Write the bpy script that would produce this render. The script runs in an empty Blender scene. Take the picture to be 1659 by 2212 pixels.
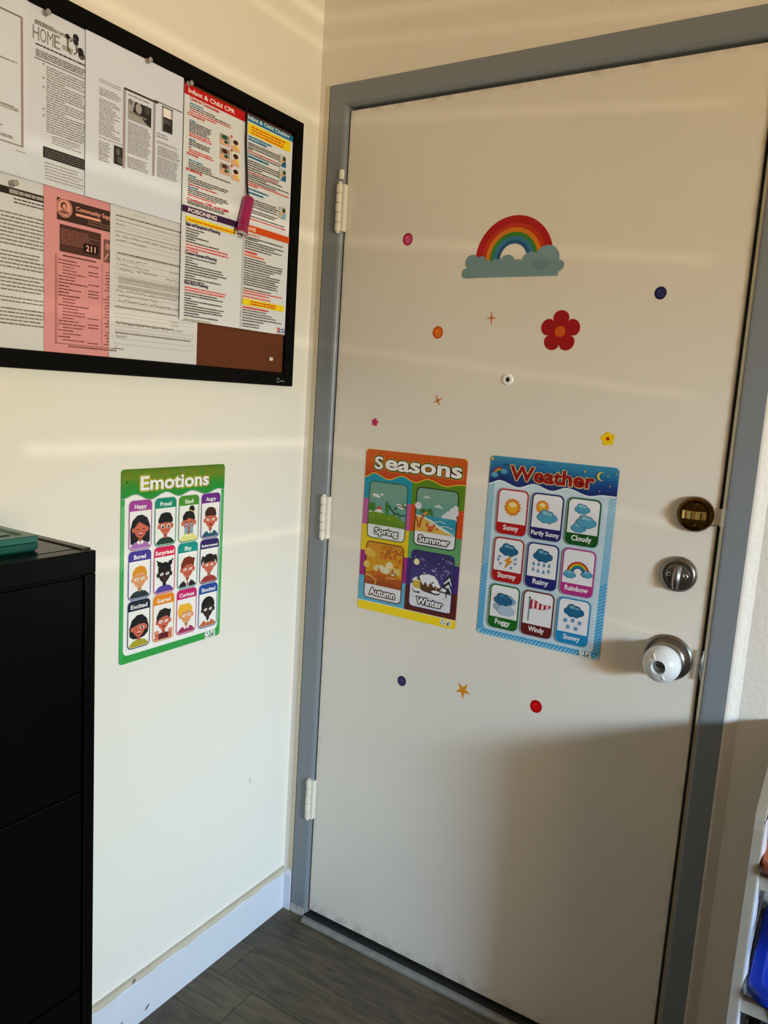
import bpy, bmesh, math, random
from mathutils import Vector, Matrix
sc = bpy.context.scene
C = sc.collection
random.seed(7)

# ------------------------------------------------------------------ camera
CAM = Vector((1.21024, -1.55296, 1.39081))
FPX = 1689.74
R = Matrix(((0.84336685, 0.53370162, 0.06240938), (0.13140199, -0.09222409, -0.98703001), (-0.52102387, 0.84062911, -0.14790819)))
cam = bpy.data.objects.new('camera', bpy.data.cameras.new('camera')); C.objects.link(cam); sc.camera = cam
rx, dn, fw = R[0], R[1], R[2]
cam.matrix_world = Matrix(((rx[0], -dn[0], -fw[0], CAM[0]), (rx[1], -dn[1], -fw[1], CAM[1]), (rx[2], -dn[2], -fw[2], CAM[2]), (0, 0, 0, 1)))
cam.data.sensor_fit = 'HORIZONTAL'; cam.data.sensor_width = 36.0
cam.data.lens = FPX / 1659 * 36.0
cam.data.clip_start = 0.02

# ------------------------------------------------------------------ world, lights, exposure
w = bpy.data.worlds.new('world'); sc.world = w; w.use_nodes = True
w.node_tree.nodes['Background'].inputs[0].default_value = (0.75, 0.85, 1.0, 1); w.node_tree.nodes['Background'].inputs[1].default_value = 0.6
sc.view_settings.view_transform = 'Standard'; sc.view_settings.look = 'None'
sc.view_settings.exposure = 0.0; sc.view_settings.gamma = 1.0; sc.view_settings.use_curve_mapping = False

def area(name, loc, direction, sx, sy, color, power, spread=180):
    l = bpy.data.lights.new(name, 'AREA'); l.shape = 'RECTANGLE'; l.size = sx; l.size_y = sy
    l.color = color; l.energy = power; l.spread = math.radians(spread)
    o = bpy.data.objects.new(name, l); C.objects.link(o); o.location = loc
    d = Vector(direction).normalized()
    o.rotation_euler = d.to_track_quat('-Z', 'Y').to_euler()
    return o
# daylight from the window on the right: the tilted blind sends cool sky light down and warm bounced light up
area('window_sky_light', (3.52, -1.42, 1.50), (-1, 0.67, -0.95), 0.55, 0.30, (0.38, 0.61, 1.0), 32, 84)
area('window_sky_fill', (3.52, -1.42, 1.50), (-1, 0.30, -0.33), 0.55, 0.30, (0.75, 1.0, 0.93), 10.2, 76)  # second sky lamp at the same window, added to fit the wall colours
area('window_bounce_light', (3.52, -1.75, 1.35), (-1, 0.36, 0.34), 1.1, 0.45, (1.0, 0.65, 0.30), 24, 100)
s = bpy.data.lights.new('sun', 'SUN'); s.energy = 0.58; s.angle = math.radians(0.35); s.color = (1.0, 0.86, 0.62)
so = bpy.data.objects.new('sun', s); C.objects.link(so); so.location = (6, -3, 1)
so.rotation_euler = Vector((-1, 0.45, 0.09)).to_track_quat('-Z', 'Y').to_euler()

# ------------------------------------------------------------------ helpers
def lin(c):
    return tuple(((v / 255) / 12.92 if v / 255 <= 0.04045 else ((v / 255 + 0.055) / 1.055) ** 2.4) for v in c)
MATS = {}
def mat(name, rgb, rough=0.5, metal=0.0, bump=0.0, bscale=60, noise=0.0, nscale=8, coat=0.0, spec=0.5, trans=0.0, stretch=None, rgb2=None):
    if name in MATS: return MATS[name]
    m = bpy.data.materials.new(name); m.use_nodes = True; nt = m.node_tree; b = nt.nodes['Principled BSDF']
    c = lin(rgb) + (1,)
    b.inputs['Base Color'].default_value = c; b.inputs['Roughness'].default_value = rough; b.inputs['Metallic'].default_value = metal
    b.inputs['Specular IOR Level'].default_value = spec; b.inputs['Coat Weight'].default_value = coat
    b.inputs['Transmission Weight'].default_value = trans
    tc = nt.nodes.new('ShaderNodeTexCoord'); mp = nt.nodes.new('ShaderNodeMapping'); nt.links.new(tc.outputs['Object'], mp.inputs[0])
    if stretch: mp.inputs['Scale'].default_value = stretch
    if noise > 0 or rgb2:
        n = nt.nodes.new('ShaderNodeTexNoise'); n.inputs['Scale'].default_value = nscale; n.inputs['Detail'].default_value = 6
        nt.links.new(mp.outputs[0], n.inputs['Vector'])
        r = nt.nodes.new('ShaderNodeValToRGB'); nt.links.new(n.outputs['Fac'], r.inputs[0])
        r.color_ramp.elements[0].position = 0.3; r.color_ramp.elements[1].position = 0.7
        c2 = lin(rgb2) + (1,) if rgb2 else tuple(v * (1 - noise) for v in c[:3]) + (1,)
        r.color_ramp.elements[0].color = c2; r.color_ramp.elements[1].color = c
        nt.links.new(r.outputs[0], b.inputs['Base Color'])
    if bump > 0:
        n2 = nt.nodes.new('ShaderNodeTexNoise'); n2.inputs['Scale'].default_value = bscale; n2.inputs['Detail'].default_value = 4
        nt.links.new(mp.outputs[0], n2.inputs['Vector'])
        bp = nt.nodes.new('ShaderNodeBump'); bp.inputs['Strength'].default_value = bump; bp.inputs['Distance'].default_value = 0.002
        nt.links.new(n2.outputs['Fac'], bp.inputs['Height']); nt.links.new(bp.outputs[0], b.inputs['Normal'])
    MATS[name] = m; return m
def setp(o, **k):
    for a, v in k.items():
        if v: o[a] = v
    return o
def build(name, bm, m, parent=None, smooth=False, bevel=0, **k):
    me = bpy.data.meshes.new(name)
    bmesh.ops.recalc_face_normals(bm, faces=bm.faces); bm.to_mesh(me); bm.free()
    me.materials.append(m)
    if smooth:
        for p in me.polygons: p.use_smooth = True
    o = bpy.data.objects.new(name, me); C.objects.link(o)
    if parent: o.parent = parent
    if bevel:
        md = o.modifiers.new('bevel', 'BEVEL'); md.width = bevel; md.segments = 2; md.limit_method = 'ANGLE'
    return setp(o, **k)
def box(bm, x0, x1, y0, y1, z0, z1):
    v = [bm.verts.new((x, y, z)) for x in (x0, x1) for y in (y0, y1) for z in (z0, z1)]
    for f in ((0, 1, 3, 2), (4, 6, 7, 5), (0, 4, 5, 1), (2, 3, 7, 6), (0, 2, 6, 4), (1, 5, 7, 3)): bm.faces.new([v[i] for i in f])
def boxo(name, d, m, parent=None, **k):
    bm = bmesh.new(); box(bm, *d); return build(name, bm, m, parent, **k)
def lathe(bm, prof, n=48, cx=0, cy=0, caps=(True, True), off=(0, 0, 0)):
    rings = []
    for r, z in prof:
        rings.append([bm.verts.new((cx + r * math.cos(2 * math.pi * i / n) + off[0], cy + r * math.sin(2 * math.pi * i / n) + off[1], z + off[2])) for i in range(n)])
    for a, b in zip(rings, rings[1:]):
        for i in range(n): bm.faces.new((a[i], a[(i + 1) % n], b[(i + 1) % n], b[i]))
    if caps[0]: bm.faces.new(rings[0])
    if caps[1]: bm.faces.new(rings[-1])
def prism(bm, pts, f0, f1, fn):
    a = [bm.verts.new(fn(p, f0)) for p in pts]; b = [bm.verts.new(fn(p, f1)) for p in pts]
    n = len(pts); bm.faces.new(a); bm.faces.new(b[::-1])
    for i in range(n): bm.faces.new((a[i], a[(i + 1) % n], b[(i + 1) % n], b[i]))
def tube(bm, pts, r, n=8):
    pts = [Vector(p) for p in pts]; rings = []
    for i, p in enumerate(pts):
        d = (pts[min(i + 1, len(pts) - 1)] - pts[max(i - 1, 0)]).normalized()
        a = d.orthogonal().normalized(); b = d.cross(a)
        rings.append([bm.verts.new(p + (a * math.cos(2 * math.pi * k / n) + b * math.sin(2 * math.pi * k / n)) * r) for k in range(n)])
    for A, B in zip(rings, rings[1:]):
        best = min(range(n), key=lambda s_: (A[0].co - B[s_].co).length)
        for i in range(n): bm.faces.new((A[i], A[(i + 1) % n], B[(i + 1 + best) % n], B[(i + best) % n]))
    bm.faces.new(rings[0]); bm.faces.new(rings[-1])
def empty(name, M, **k):
    o = bpy.data.objects.new(name, None); C.objects.link(o); o.empty_display_size = 0.05
    o.matrix_world = M; return setp(o, **k)
ROTL = Matrix(((0, 0, 1), (1, 0, 0), (0, 1, 0)))      # local X -> +y, Y -> +z, Z -> +x (on the left wall)
ROTD = Matrix(((1, 0, 0), (0, 0, -1), (0, 1, 0)))     # local X -> +x, Y -> +z, Z -> -y (on the door)
def frameM(rot, loc): return Matrix.Translation(loc) @ rot.to_4x4()
def ray(x, y): return R.transposed() @ Vector(((x - 829.5) / FPX, (y - 1106) / FPX, 1))
def onL(x, y, X=0.0):
    d = ray(x, y); t = (X - CAM[0]) / d[0]; p = CAM + d * t; return (p[1], p[2])
def onD(x, y, Y=0.0):
    d = ray(x, y); t = (Y - CAM[1]) / d[1]; p = CAM + d * t; return (p[0], p[2])

# ------------------------------------------------------------------ flat print
def printmat(name, rough):
    m = bpy.data.materials.new(name); m.use_nodes = True; nt = m.node_tree; b = nt.nodes['Principled BSDF']
    a = nt.nodes.new('ShaderNodeAttribute'); a.attribute_name = 'Col'
    nt.links.new(a.outputs['Color'], b.inputs['Base Color']); b.inputs['Roughness'].default_value = rough
    b.inputs['Specular IOR Level'].default_value = 0.3
    return m
M_PRINT = printmat('printed_card', 0.5); M_PAPER = printmat('printed_paper', 0.85); M_STICK = printmat('printed_sticker', 0.35)
TXT = {}
def textmesh(s, off):
    key = (s, off)
    if key in TXT: return TXT[key]
    cu = bpy.data.curves.new('t', 'FONT'); cu.body = s; cu.size = 1; cu.offset = off; cu.resolution_u = 3
    o = bpy.data.objects.new('t', cu); C.objects.link(o)
    dg = bpy.context.evaluated_depsgraph_get(); dg.update()
    me = o.evaluated_get(dg).to_mesh()
    V = [(v.co.x, v.co.y) for v in me.vertices]; F = [tuple(p.vertices) for p in me.polygons]
    o.evaluated_get(dg).to_mesh_clear(); bpy.data.objects.remove(o); bpy.data.curves.remove(cu)
    TXT[key] = (V, F); return TXT[key]
DZ = 0.00004
class Art:
    """flat print laid on a sheet; coordinates go through self.tf into local metres (right, up)"""
    def __init__(s, root, tf, gain, m=M_PRINT):
        s.root, s.tf, s.gain, s.m = root, tf, gain, m; s.z = 0.0; s.dz = DZ; s.V = []; s.F = []; s.K = []
    def col(s, c):
        l = lin(c); return tuple(min(0.9, v / s.gain) for v in l) + (1,)
    def up(s, n=1): s.z += s.dz * n
    def raw(s, P, faces, cols, z=None):
        b = len(s.V); z = s.z if z is None else z
        for p in P: s.V.append((p[0], p[1], z))
        for f in faces:
            s.F.append([b + i for i in f]); s.K.append([cols] * len(f) if not isinstance(cols, list) else [cols[i] for i in f])
    def poly(s, pts, c, up=True):
        if up: s.up()
        s.raw([s.tf(*p) for p in pts], [tuple(range(len(pts)))], s.col(c))
    def grad(s, x0, y0, x1, y1, stops, n=10):
        s.up(); P = []; cl = []
        for i in range(n + 1):
            t = i / n; y = y0 + (y1 - y0) * t; k = t * (len(stops) - 1); j = min(int(k), len(stops) - 2); f = k - j
            c = s.col([stops[j][q] * (1 - f) + stops[j + 1][q] * f for q in range(3)])
            P += [s.tf(x0, y), s.tf(x1, y)]; cl += [c, c]
        s.raw(P, [(2 * i, 2 * i + 1, 2 * i + 3, 2 * i + 2) for i in range(n)], cl)
    def rect(s, x0, y0, x1, y1, c, up=True): s.poly([(x0, y0), (x1, y0), (x1, y1), (x0, y1)], c, up)
    def rr(s, x0, y0, x1, y1, r, c, corners=(1, 1, 1, 1), up=True):
        pts = []
        for k, (cx, cy, a) in enumerate(((x1 - r, y0 + r, -90), (x1 - r, y1 - r, 0), (x0 + r, y1 - r, 90), (x0 + r, y0 + r, 180))):
            if corners[k]: pts += [(cx + r * math.cos(math.radians(a + t)), cy + r * math.sin(math.radians(a + t))) for t in range(0, 91, 15)]
            else: pts.append(((x1, y0), (x1, y1), (x0, y1), (x0, y0))[k])
        s.poly(pts, c, up)
    def ell(s, cx, cy, a, b, c, rot=0, n=24, t0=0, t1=360, up=True):
        ca, sa = math.cos(math.radians(rot)), math.sin(math.radians(rot)); pts = []
        m_ = n if t1 - t0 >= 360 else n + 1
        for i in range(m_):
            t = math.radians(t0 + (t1 - t0) * i / n); x, y = a * math.cos(t), b * math.sin(t)
            pts.append((cx + x * ca - y * sa, cy + x * sa + y * ca))
        s.poly(pts, c, up)
    def line(s, pts, w_, c, up=True):
        if up: s.up()
        L, Rr = [], []
        for i, p in enumerate(pts):
            a = pts[max(i - 1, 0)]; b = pts[min(i + 1, len(pts) - 1)]; dx, dy = b[0] - a[0], b[1] - a[1]; l = math.hypot(dx, dy) or 1
            nx, ny = -dy / l * w_ / 2, dx / l * w_ / 2; L.append((p[0] + nx, p[1] + ny)); Rr.append((p[0] - nx, p[1] - ny))
        P = [s.tf(*q) for q in L + Rr]; n = len(pts)
        s.raw(P, [(i, i + 1, n + i + 1, n + i) for i in range(n - 1)], s.col(c))
    def arc(s, cx, cy, r0, r1, t0, t1, c, n=28):
        s.up(); P = []
        for i in range(n + 1):
            t = math.radians(t0 + (t1 - t0) * i / n); P += [s.tf(cx + r0 * math.cos(t), cy + r0 * math.sin(t)), s.tf(cx + r1 * math.cos(t), cy + r1 * math.sin(t))]
        s.raw(P, [(2 * i, 2 * i + 1, 2 * i + 3, 2 * i + 2) for i in range(n)], s.col(c))
    def text(s, body, x0, y0, x1, y1, c, layers=((0.012, None),), up=1):
        """x0,y0 = left bottom, x1,y1 = right top of the lettering; layers from back to front:
        (fattening, colour) or ('stroke', width in mm, colour) for an outline"""
        off0 = layers[-1][0]; V0, F0 = textmesh(body, off0); xs = [v[0] for v in V0]; ys = [v[1] for v in V0]
        a, b, e, f = min(xs), max(xs), min(ys), max(ys)
        T = lambda v: s.tf(x0 + (v[0] - a) / (b - a) * (x1 - x0), y0 + (v[1] - e) / (f - e) * (y1 - y0))
        for L in layers:
            s.up(up)
            if L[0] == 'stroke':
                cnt = {}
                for q in F0:
                    for k in range(len(q)):
                        ed = (q[k], q[(k + 1) % len(q)]); key = tuple(sorted(ed)); cnt[key] = cnt.get(key, 0) + 1
                w_ = L[1] / 1000; col = s.col(L[2]); P = []; Fc = []; seen = set()
                for (i0, i1), n_ in cnt.items():
                    if n_ > 1: continue
                    p, q = T(V0[i0]), T(V0[i1]); dx, dy = q[0] - p[0], q[1] - p[1]; l = math.hypot(dx, dy)
                    if l > 1e-9:
                        nx, ny = -dy / l * w_, dx / l * w_; k = len(P); P += [(p[0] + nx, p[1] + ny), (p[0] - nx, p[1] - ny), (q[0] - nx, q[1] - ny), (q[0] + nx, q[1] + ny)]; Fc.append((k, k + 1, k + 2, k + 3))
                    for ii, pt in ((i0, p), (i1, q)):
                        if ii in seen: continue
                        seen.add(ii); k = len(P); P += [(pt[0] + w_ * math.cos(t * math.pi / 4), pt[1] + w_ * math.sin(t * math.pi / 4)) for t in range(8)]; Fc.append(tuple(range(k, k + 8)))
                s.raw(P, Fc, col); continue
            V, F = (V0, F0) if L[0] == off0 else textmesh(body, L[0])
            s.raw([T(v) for v in V], F, s.col(L[1] or c))
    def words(s, x0, y, x1, h, c, wl=(4, 13), gap=1.3, up=False, skew=0):
        """a line of print too small to read: blots of word length"""
        x = x0
        if up: s.up()
        while x < x1:
            e = min(x1, x + random.uniform(*wl)); hh = h * random.uniform(0.75, 1.0)
            s.raw([s.tf(*q) for q in ((x, y - hh / 2), (e, y - hh / 2), (e, y + hh / 2), (x, y + hh / 2))], [(0, 1, 2, 3)], s.col(c)); x = e + gap
    def done(s, name, **k):
        me = bpy.data.meshes.new(name); me.from_pydata(s.V, [], s.F)
        at = me.color_attributes.new('Col', 'FLOAT_COLOR', 'CORNER')
        flat = [v for f in s.K for c in f for v in c]; at.data.foreach_set('color', flat)
        me.materials.append(s.m); me.update()
        bm = bmesh.new(); bm.from_mesh(me)
        for f in bm.faces:
            if f.normal.z < 0: f.normal_flip()
        bm.to_mesh(me); bm.free()
        o = bpy.data.objects.new(name, me); C.objects.link(o); o.parent = s.root; s.V, s.F, s.K = [], [], []
        return setp(o, **k)
def rrpts(x0, y0, x1, y1, r):
    pts = []
    for cx, cy, a in ((x1 - r, y0 + r, -90), (x1 - r, y1 - r, 0), (x0 + r, y1 - r, 90), (x0 + r, y0 + r, 180)):
        pts += [(cx + r * math.cos(math.radians(a + t)), cy + r * math.sin(math.radians(a + t))) for t in range(0, 91, 15)]
    return pts
def sheetmesh(name, root, pts, thick, m, z0=0.0, **k):
    bm = bmesh.new(); prism(bm, pts, z0, z0 + thick, lambda p, z: (p[0], p[1], z)); return build(name, bm, m, root, **k)

# ------------------------------------------------------------------ materials
M_WALL = mat("cream_wall_paint", (236, 233, 226), 0.62, bump=0.16, bscale=170)
M_WALLR = mat("orange_peel_wall_paint", (224, 220, 213), 0.6, bump=0.6, bscale=95)
M_CEIL = mat('ceiling_paint', (232, 226, 212), 0.8)
M_DOOR = mat("door_paint", (222, 217, 208), 0.42, noise=0.05, nscale=3, bump=0.05, bscale=240)
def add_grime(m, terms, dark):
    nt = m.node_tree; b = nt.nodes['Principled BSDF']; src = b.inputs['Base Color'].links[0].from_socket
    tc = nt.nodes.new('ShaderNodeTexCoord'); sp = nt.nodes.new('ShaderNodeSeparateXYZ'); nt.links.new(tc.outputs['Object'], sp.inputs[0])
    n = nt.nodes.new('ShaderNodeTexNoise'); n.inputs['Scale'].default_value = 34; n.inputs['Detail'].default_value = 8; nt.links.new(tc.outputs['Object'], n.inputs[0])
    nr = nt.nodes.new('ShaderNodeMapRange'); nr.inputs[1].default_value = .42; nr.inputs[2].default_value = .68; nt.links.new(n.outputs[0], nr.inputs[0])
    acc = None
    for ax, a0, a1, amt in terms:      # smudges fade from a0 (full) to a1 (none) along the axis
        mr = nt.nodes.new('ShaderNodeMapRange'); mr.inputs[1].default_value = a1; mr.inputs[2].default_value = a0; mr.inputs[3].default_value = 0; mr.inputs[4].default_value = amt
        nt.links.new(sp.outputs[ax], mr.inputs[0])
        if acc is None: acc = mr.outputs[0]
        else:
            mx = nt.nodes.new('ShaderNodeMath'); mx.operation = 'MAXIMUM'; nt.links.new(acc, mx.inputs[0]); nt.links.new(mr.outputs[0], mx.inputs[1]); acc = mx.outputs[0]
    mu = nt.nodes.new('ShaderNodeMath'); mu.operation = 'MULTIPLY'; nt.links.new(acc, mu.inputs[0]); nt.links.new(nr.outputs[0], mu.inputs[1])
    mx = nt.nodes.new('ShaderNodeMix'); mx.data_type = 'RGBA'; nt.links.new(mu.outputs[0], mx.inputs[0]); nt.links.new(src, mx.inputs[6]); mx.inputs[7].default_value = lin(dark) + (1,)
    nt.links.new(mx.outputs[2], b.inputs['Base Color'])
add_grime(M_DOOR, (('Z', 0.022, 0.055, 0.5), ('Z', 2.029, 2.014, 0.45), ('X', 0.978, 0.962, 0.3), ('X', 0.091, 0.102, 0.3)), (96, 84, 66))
M_FRAME = mat('grey_frame_paint', (122, 129, 137), 0.42, bump=0.10, bscale=120)
M_BASE = mat('white_trim_paint', (216, 222, 236), 0.42, noise=0.04, nscale=12)
M_CAULK = mat('beige_paint_smear', (196, 188, 170), 0.6, noise=0.1, nscale=30)
M_HINGE = mat('painted_hinge', (224, 220, 208), 0.4, bump=0.2, bscale=200)
M_BLACKF = mat('black_frame_plastic', (3, 3, 3), 0.6, spec=0.1)
M_CORK = mat('brown_cork_board', (106, 52, 14), 0.9, rgb2=(82, 38, 8), nscale=260, bump=0.3, bscale=300)
M_CAB = mat('black_enamel', (3, 3, 3), 0.3, spec=0.15)
M_CABTOP = mat('black_polished_top', (9, 8, 6), 0.16, spec=0.06)
M_TEAL = mat('teal_plastic', (44, 112, 100), 0.3, noise=0.25, nscale=30, rgb2=(32, 92, 84), stretch=(1, 0.3, 3))
M_NICK = mat('satin_nickel', (150, 148, 144), 0.28, metal=1.0)
M_NICKD = mat('dark_nickel', (132, 130, 127), 0.30, metal=1.0)
M_BRASS = mat('antique_brass', (98, 76, 34), 0.22, metal=1.0, noise=0.3, nscale=40)
M_STEEL = mat('bright_steel', (205, 205, 200), 0.3, metal=1.0)
M_ALU = mat('aluminium_threshold', (134, 135, 133), 0.45, metal=0.3, noise=0.25, nscale=40, bump=0.2, bscale=90)
M_RUBBER_GAP = mat('black_rubber_gap_shade', (16, 17, 18), 0.7)
M_COVER = mat('milky_plastic', (222, 226, 232), 0.22, trans=0.12)
M_WHITE = mat('white_plastic', (232, 232, 230), 0.3)
M_DARK = mat('dark_hollow', (5, 5, 5), 0.6)
M_PLASTER = mat('chipped_plaster', (188, 186, 180), 0.9, noise=0.3, nscale=60, bump=1.0, bscale=110)
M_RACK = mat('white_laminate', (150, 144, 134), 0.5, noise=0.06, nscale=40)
M_WRAP = mat('clear_wrinkled_film', (214, 218, 226), 0.12, spec=0.8, bump=1.0, bscale=60)
M_BLUE = mat('blue_bin_plastic', (6, 40, 146), 0.4)
M_ORANGE = mat('orange_bin_plastic', (150, 66, 26), 0.45)
M_BINK = mat('shade_dark_bin_plastic', (26, 28, 32), 0.5)
M_MAG = mat('magenta_enamel', (150, 4, 88), 0.25, coat=0.5)
M_CHROME = mat('chrome', (225, 225, 225), 0.08, metal=1.0)
M_CORD = mat('black_cord', (10, 10, 12), 0.8)
M_PIN = mat('clear_pushpin', (214, 210, 206), 0.15, trans=0.55)
M_PAPERW = mat('white_paper_edge', (226, 222, 222), 0.85)
M_WINF = mat('window_frame_white', (230, 230, 228), 0.5)
M_SLAT = mat('blind_slat', (214, 206, 190), 0.6)

# ------------------------------------------------------------------ room shell
RX, FY, CZ = 3.60, -3.20, 2.50
boxo('wall_left', (-0.12, 0.0, FY, 0.12, 0, CZ), M_WALL, kind='structure')
bm = bmesh.new()                                   # wall round the door, opening x 0.08..0.99
box(bm, 0.0, 0.034, 0.0, 0.12, 0, CZ); box(bm, 0.034, 1.035, 0.0, 0.12, 2.088, CZ)
build('wall_back', bm, M_WALLR, kind='structure')
boxo('wall_back', (1.035, RX, 0.0, 0.12, 0, CZ), M_WALLR, kind='structure')
boxo('wall_front', (-0.12, RX + 0.12, FY - 0.12, FY, 0, CZ), M_WALL, kind='structure')
WY0, WY1, WZ0, WZ1 = -2.45, -1.20, 0.66, 2.06      # window opening in the right wall
bm = bmesh.new()
box(bm, RX, RX + 0.12, FY, WY0, 0, CZ); box(bm, RX, RX + 0.12, WY1, 0.0, 0, CZ)
box(bm, RX, RX + 0.12, WY0, WY1, 0, WZ0); box(bm, RX, RX + 0.12, WY0, WY1, WZ1, CZ)
build('wall_right', bm, M_WALL, kind='structure')
boxo('ceiling', (-0.12, RX + 0.12, FY - 0.12, 0.12, CZ, CZ + 0.1), M_CEIL, kind='structure')
# unseen window and lowered blind; slat gaps set to throw the wall streaks
bm = bmesh.new()
box(bm, RX + 0.05, RX + 0.09, WY0, WY0 + 0.03, WZ0, WZ1); box(bm, RX + 0.05, RX + 0.09, WY1 - 0.03, WY1, WZ0, WZ1)
box(bm, RX + 0.05, RX + 0.09, WY0, WY1, WZ1 - 0.03, WZ1); box(bm, RX + 0.05, RX + 0.09, WY0, WY1, WZ0, WZ0 + 0.03)
win = build('window_1', bm, M_WINF, kind='structure')
gaps = [(0.708, 0.722), (0.925, 0.945), (1.172, 1.186), (1.415, 1.437), (1.685, 1.702), (1.850, 1.862), (1.905, 1.925)]
edges = [WZ0] + [v for g in gaps for v in g] + [WZ1]
for i in range(0, len(edges), 2):
    n = max(1, round((edges[i + 1] - edges[i]) / 0.05)); h = (edges[i + 1] - edges[i]) / n
    for k in range(n):
        z = edges[i] + k * h
        boxo('blind_slat', (RX + 0.02, RX + 0.024, WY0 + 0.002, WY1 - 0.002, z, z + h), M_SLAT, win)

# plaster ramps that meet the door frame, baseboards
bm = bmesh.new(); prism(bm, [(0.012, 0.001), (0.0335, -0.0085), (0.0335, 0.02), (0.012, 0.02)], 0.11, 2.0885, lambda p, z: (p[0], p[1], z))
build('trim_1', bm, mat('corner_plaster', (222, 212, 190), 0.7, bump=0.3, bscale=120), kind='structure')
bm = bmesh.new()
sec = [(1.034, 0.02), (1.034, -0.0088), (1.038, -0.0085), (1.043, -0.0065), (1.050, -0.003), (1.058, 0.0005), (1.058, 0.02)]
prism(bm, sec, 0.0, 2.0885, lambda p, z: (p[0], p[1], z))
build('trim_2', bm, M_WALLR, kind='structure')
bm = bmesh.new()
prism(bm, [(0.001, 0.0), (0.013, 0.0), (0.013, 0.103), (0.009, 0.1136), (0.001, 0.1136)], FY, -0.0, lambda p, y: (p[0], y, p[1]))
bl = build('baseboard_left', bm, M_BASE, kind='structure')
bm = bmesh.new()
N = 60; top = []
rnd = random.Random(3)
for i in range(N + 1):
    y = -0.005 - i * 0.03; top.append((y, 0.0065 + 0.0022 * math.sin(i * 1.7) + rnd.uniform(-.0015, .0015)))
for (ya, da), (yb, db) in zip(top, top[1:]):
    q = [bm.verts.new(p) for p in ((0.0013, ya, 0.1142), (0.0092, ya, 0.1142), (0.0135, ya, 0.1125 - da), (0.0135, yb, 0.1125 - db), (0.0092, yb, 0.1142), (0.0013, yb, 0.1142))]
    bm.faces.new((q[0], q[1], q[4], q[5])); bm.faces.new((q[1], q[2], q[3], q[4]))
build('paint_edge', bm, M_CAULK, bl, label='beige paint line along the baseboard top')
for (px, py, a, b) in ((290, 2120, .004, .0015), (318, 2175, .006, .002), (262, 2212, .004, .0015)):
    y, z = onL(px, py, 0.0132); bm = bmesh.new()
    vs = [bm.verts.new((0.0134, y + a * math.cos(t * math.pi / 6) + b * math.sin(t * math.pi / 6), z + a * .8 * math.cos(t * math.pi / 6) - b * math.sin(t * math.pi / 6))) for t in range(12)]
    bm.faces.new(vs); build('paint_chip', bm, mat('chip_grey', (96, 98, 104), 0.8), bl)
bm = bmesh.new(); prism(bm, [(0.001, 0.0), (-0.013, 0.0), (-0.013, 0.100), (-0.009, 0.107), (0.001, 0.1136)], 0.0135, 0.0325, lambda p, x: (x, p[0], p[1]))
build('baseboard_back', bm, M_BASE, kind='structure')

# ------------------------------------------------------------------ floor of separate planks
fl = boxo('floor', (-0.12, RX + 0.12, FY - 0.12, 0.12, -0.06, -0.004), M_DARK, kind='structure')
def plankmat(i):
    base = [(93, 83, 64), (81, 72, 57), (100, 89, 68), (86, 77, 60)][i]; dark = tuple(v * 0.64 for v in base)
    m = bpy.data.materials.new('vinyl_plank_%d' % i); m.use_nodes = True; nt = m.node_tree; b = nt.nodes['Principled BSDF']
    tc = nt.nodes.new('ShaderNodeTexCoord'); oi = nt.nodes.new('ShaderNodeObjectInfo'); mp = nt.nodes.new('ShaderNodeMapping')
    ad = nt.nodes.new('ShaderNodeVectorMath'); ad.operation = 'MULTIPLY_ADD'
    nt.links.new(oi.outputs['Random'], ad.inputs[0]); ad.inputs[1].default_value = (9, 7, 3); nt.links.new(tc.outputs['Object'], ad.inputs[2])
    nt.links.new(ad.outputs[0], mp.inputs[0]); mp.inputs['Scale'].default_value = (5, 26, 1)
    n = nt.nodes.new('ShaderNodeTexNoise'); n.inputs['Scale'].default_value = 1.6; n.inputs['Detail'].default_value = 8; n.inputs['Distortion'].default_value = 1.6
    nt.links.new(mp.outputs[0], n.inputs[0])
    r = nt.nodes.new('ShaderNodeValToRGB'); nt.links.new(n.outputs[0], r.inputs[0])
    r.color_ramp.elements[0].position = 0.32; r.color_ramp.elements[0].color = lin(dark) + (1,)
    r.color_ramp.elements[1].position = 0.68; r.color_ramp.elements[1].color = lin(base) + (1,)
    e = r.color_ramp.elements.new(0.78); e.color = lin(tuple(v * 1.12 for v in base)) + (1,)
    nt.links.new(r.outputs[0], b.inputs['Base Color']); b.inputs['Roughness'].default_value = 0.48
    bp = nt.nodes.new('ShaderNodeBump'); bp.inputs['Strength'].default_value = 0.25; bp.inputs['Distance'].default_value = 0.001
    nt.links.new(n.outputs[0], bp.inputs['Height']); nt.links.new(bp.outputs[0], b.inputs['Normal'])
    return m
PM = [plankmat(i) for i in range(4)]
PW, PL = 0.1145, 0.92; rnd = random.Random(11); pmesh = {}
fixed = {0: 0.104, 1: 0.74, 2: 0.057, 3: 0.151, 4: 0.60}
rows = int((-FY - 0.062) / PW) + 2
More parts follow.
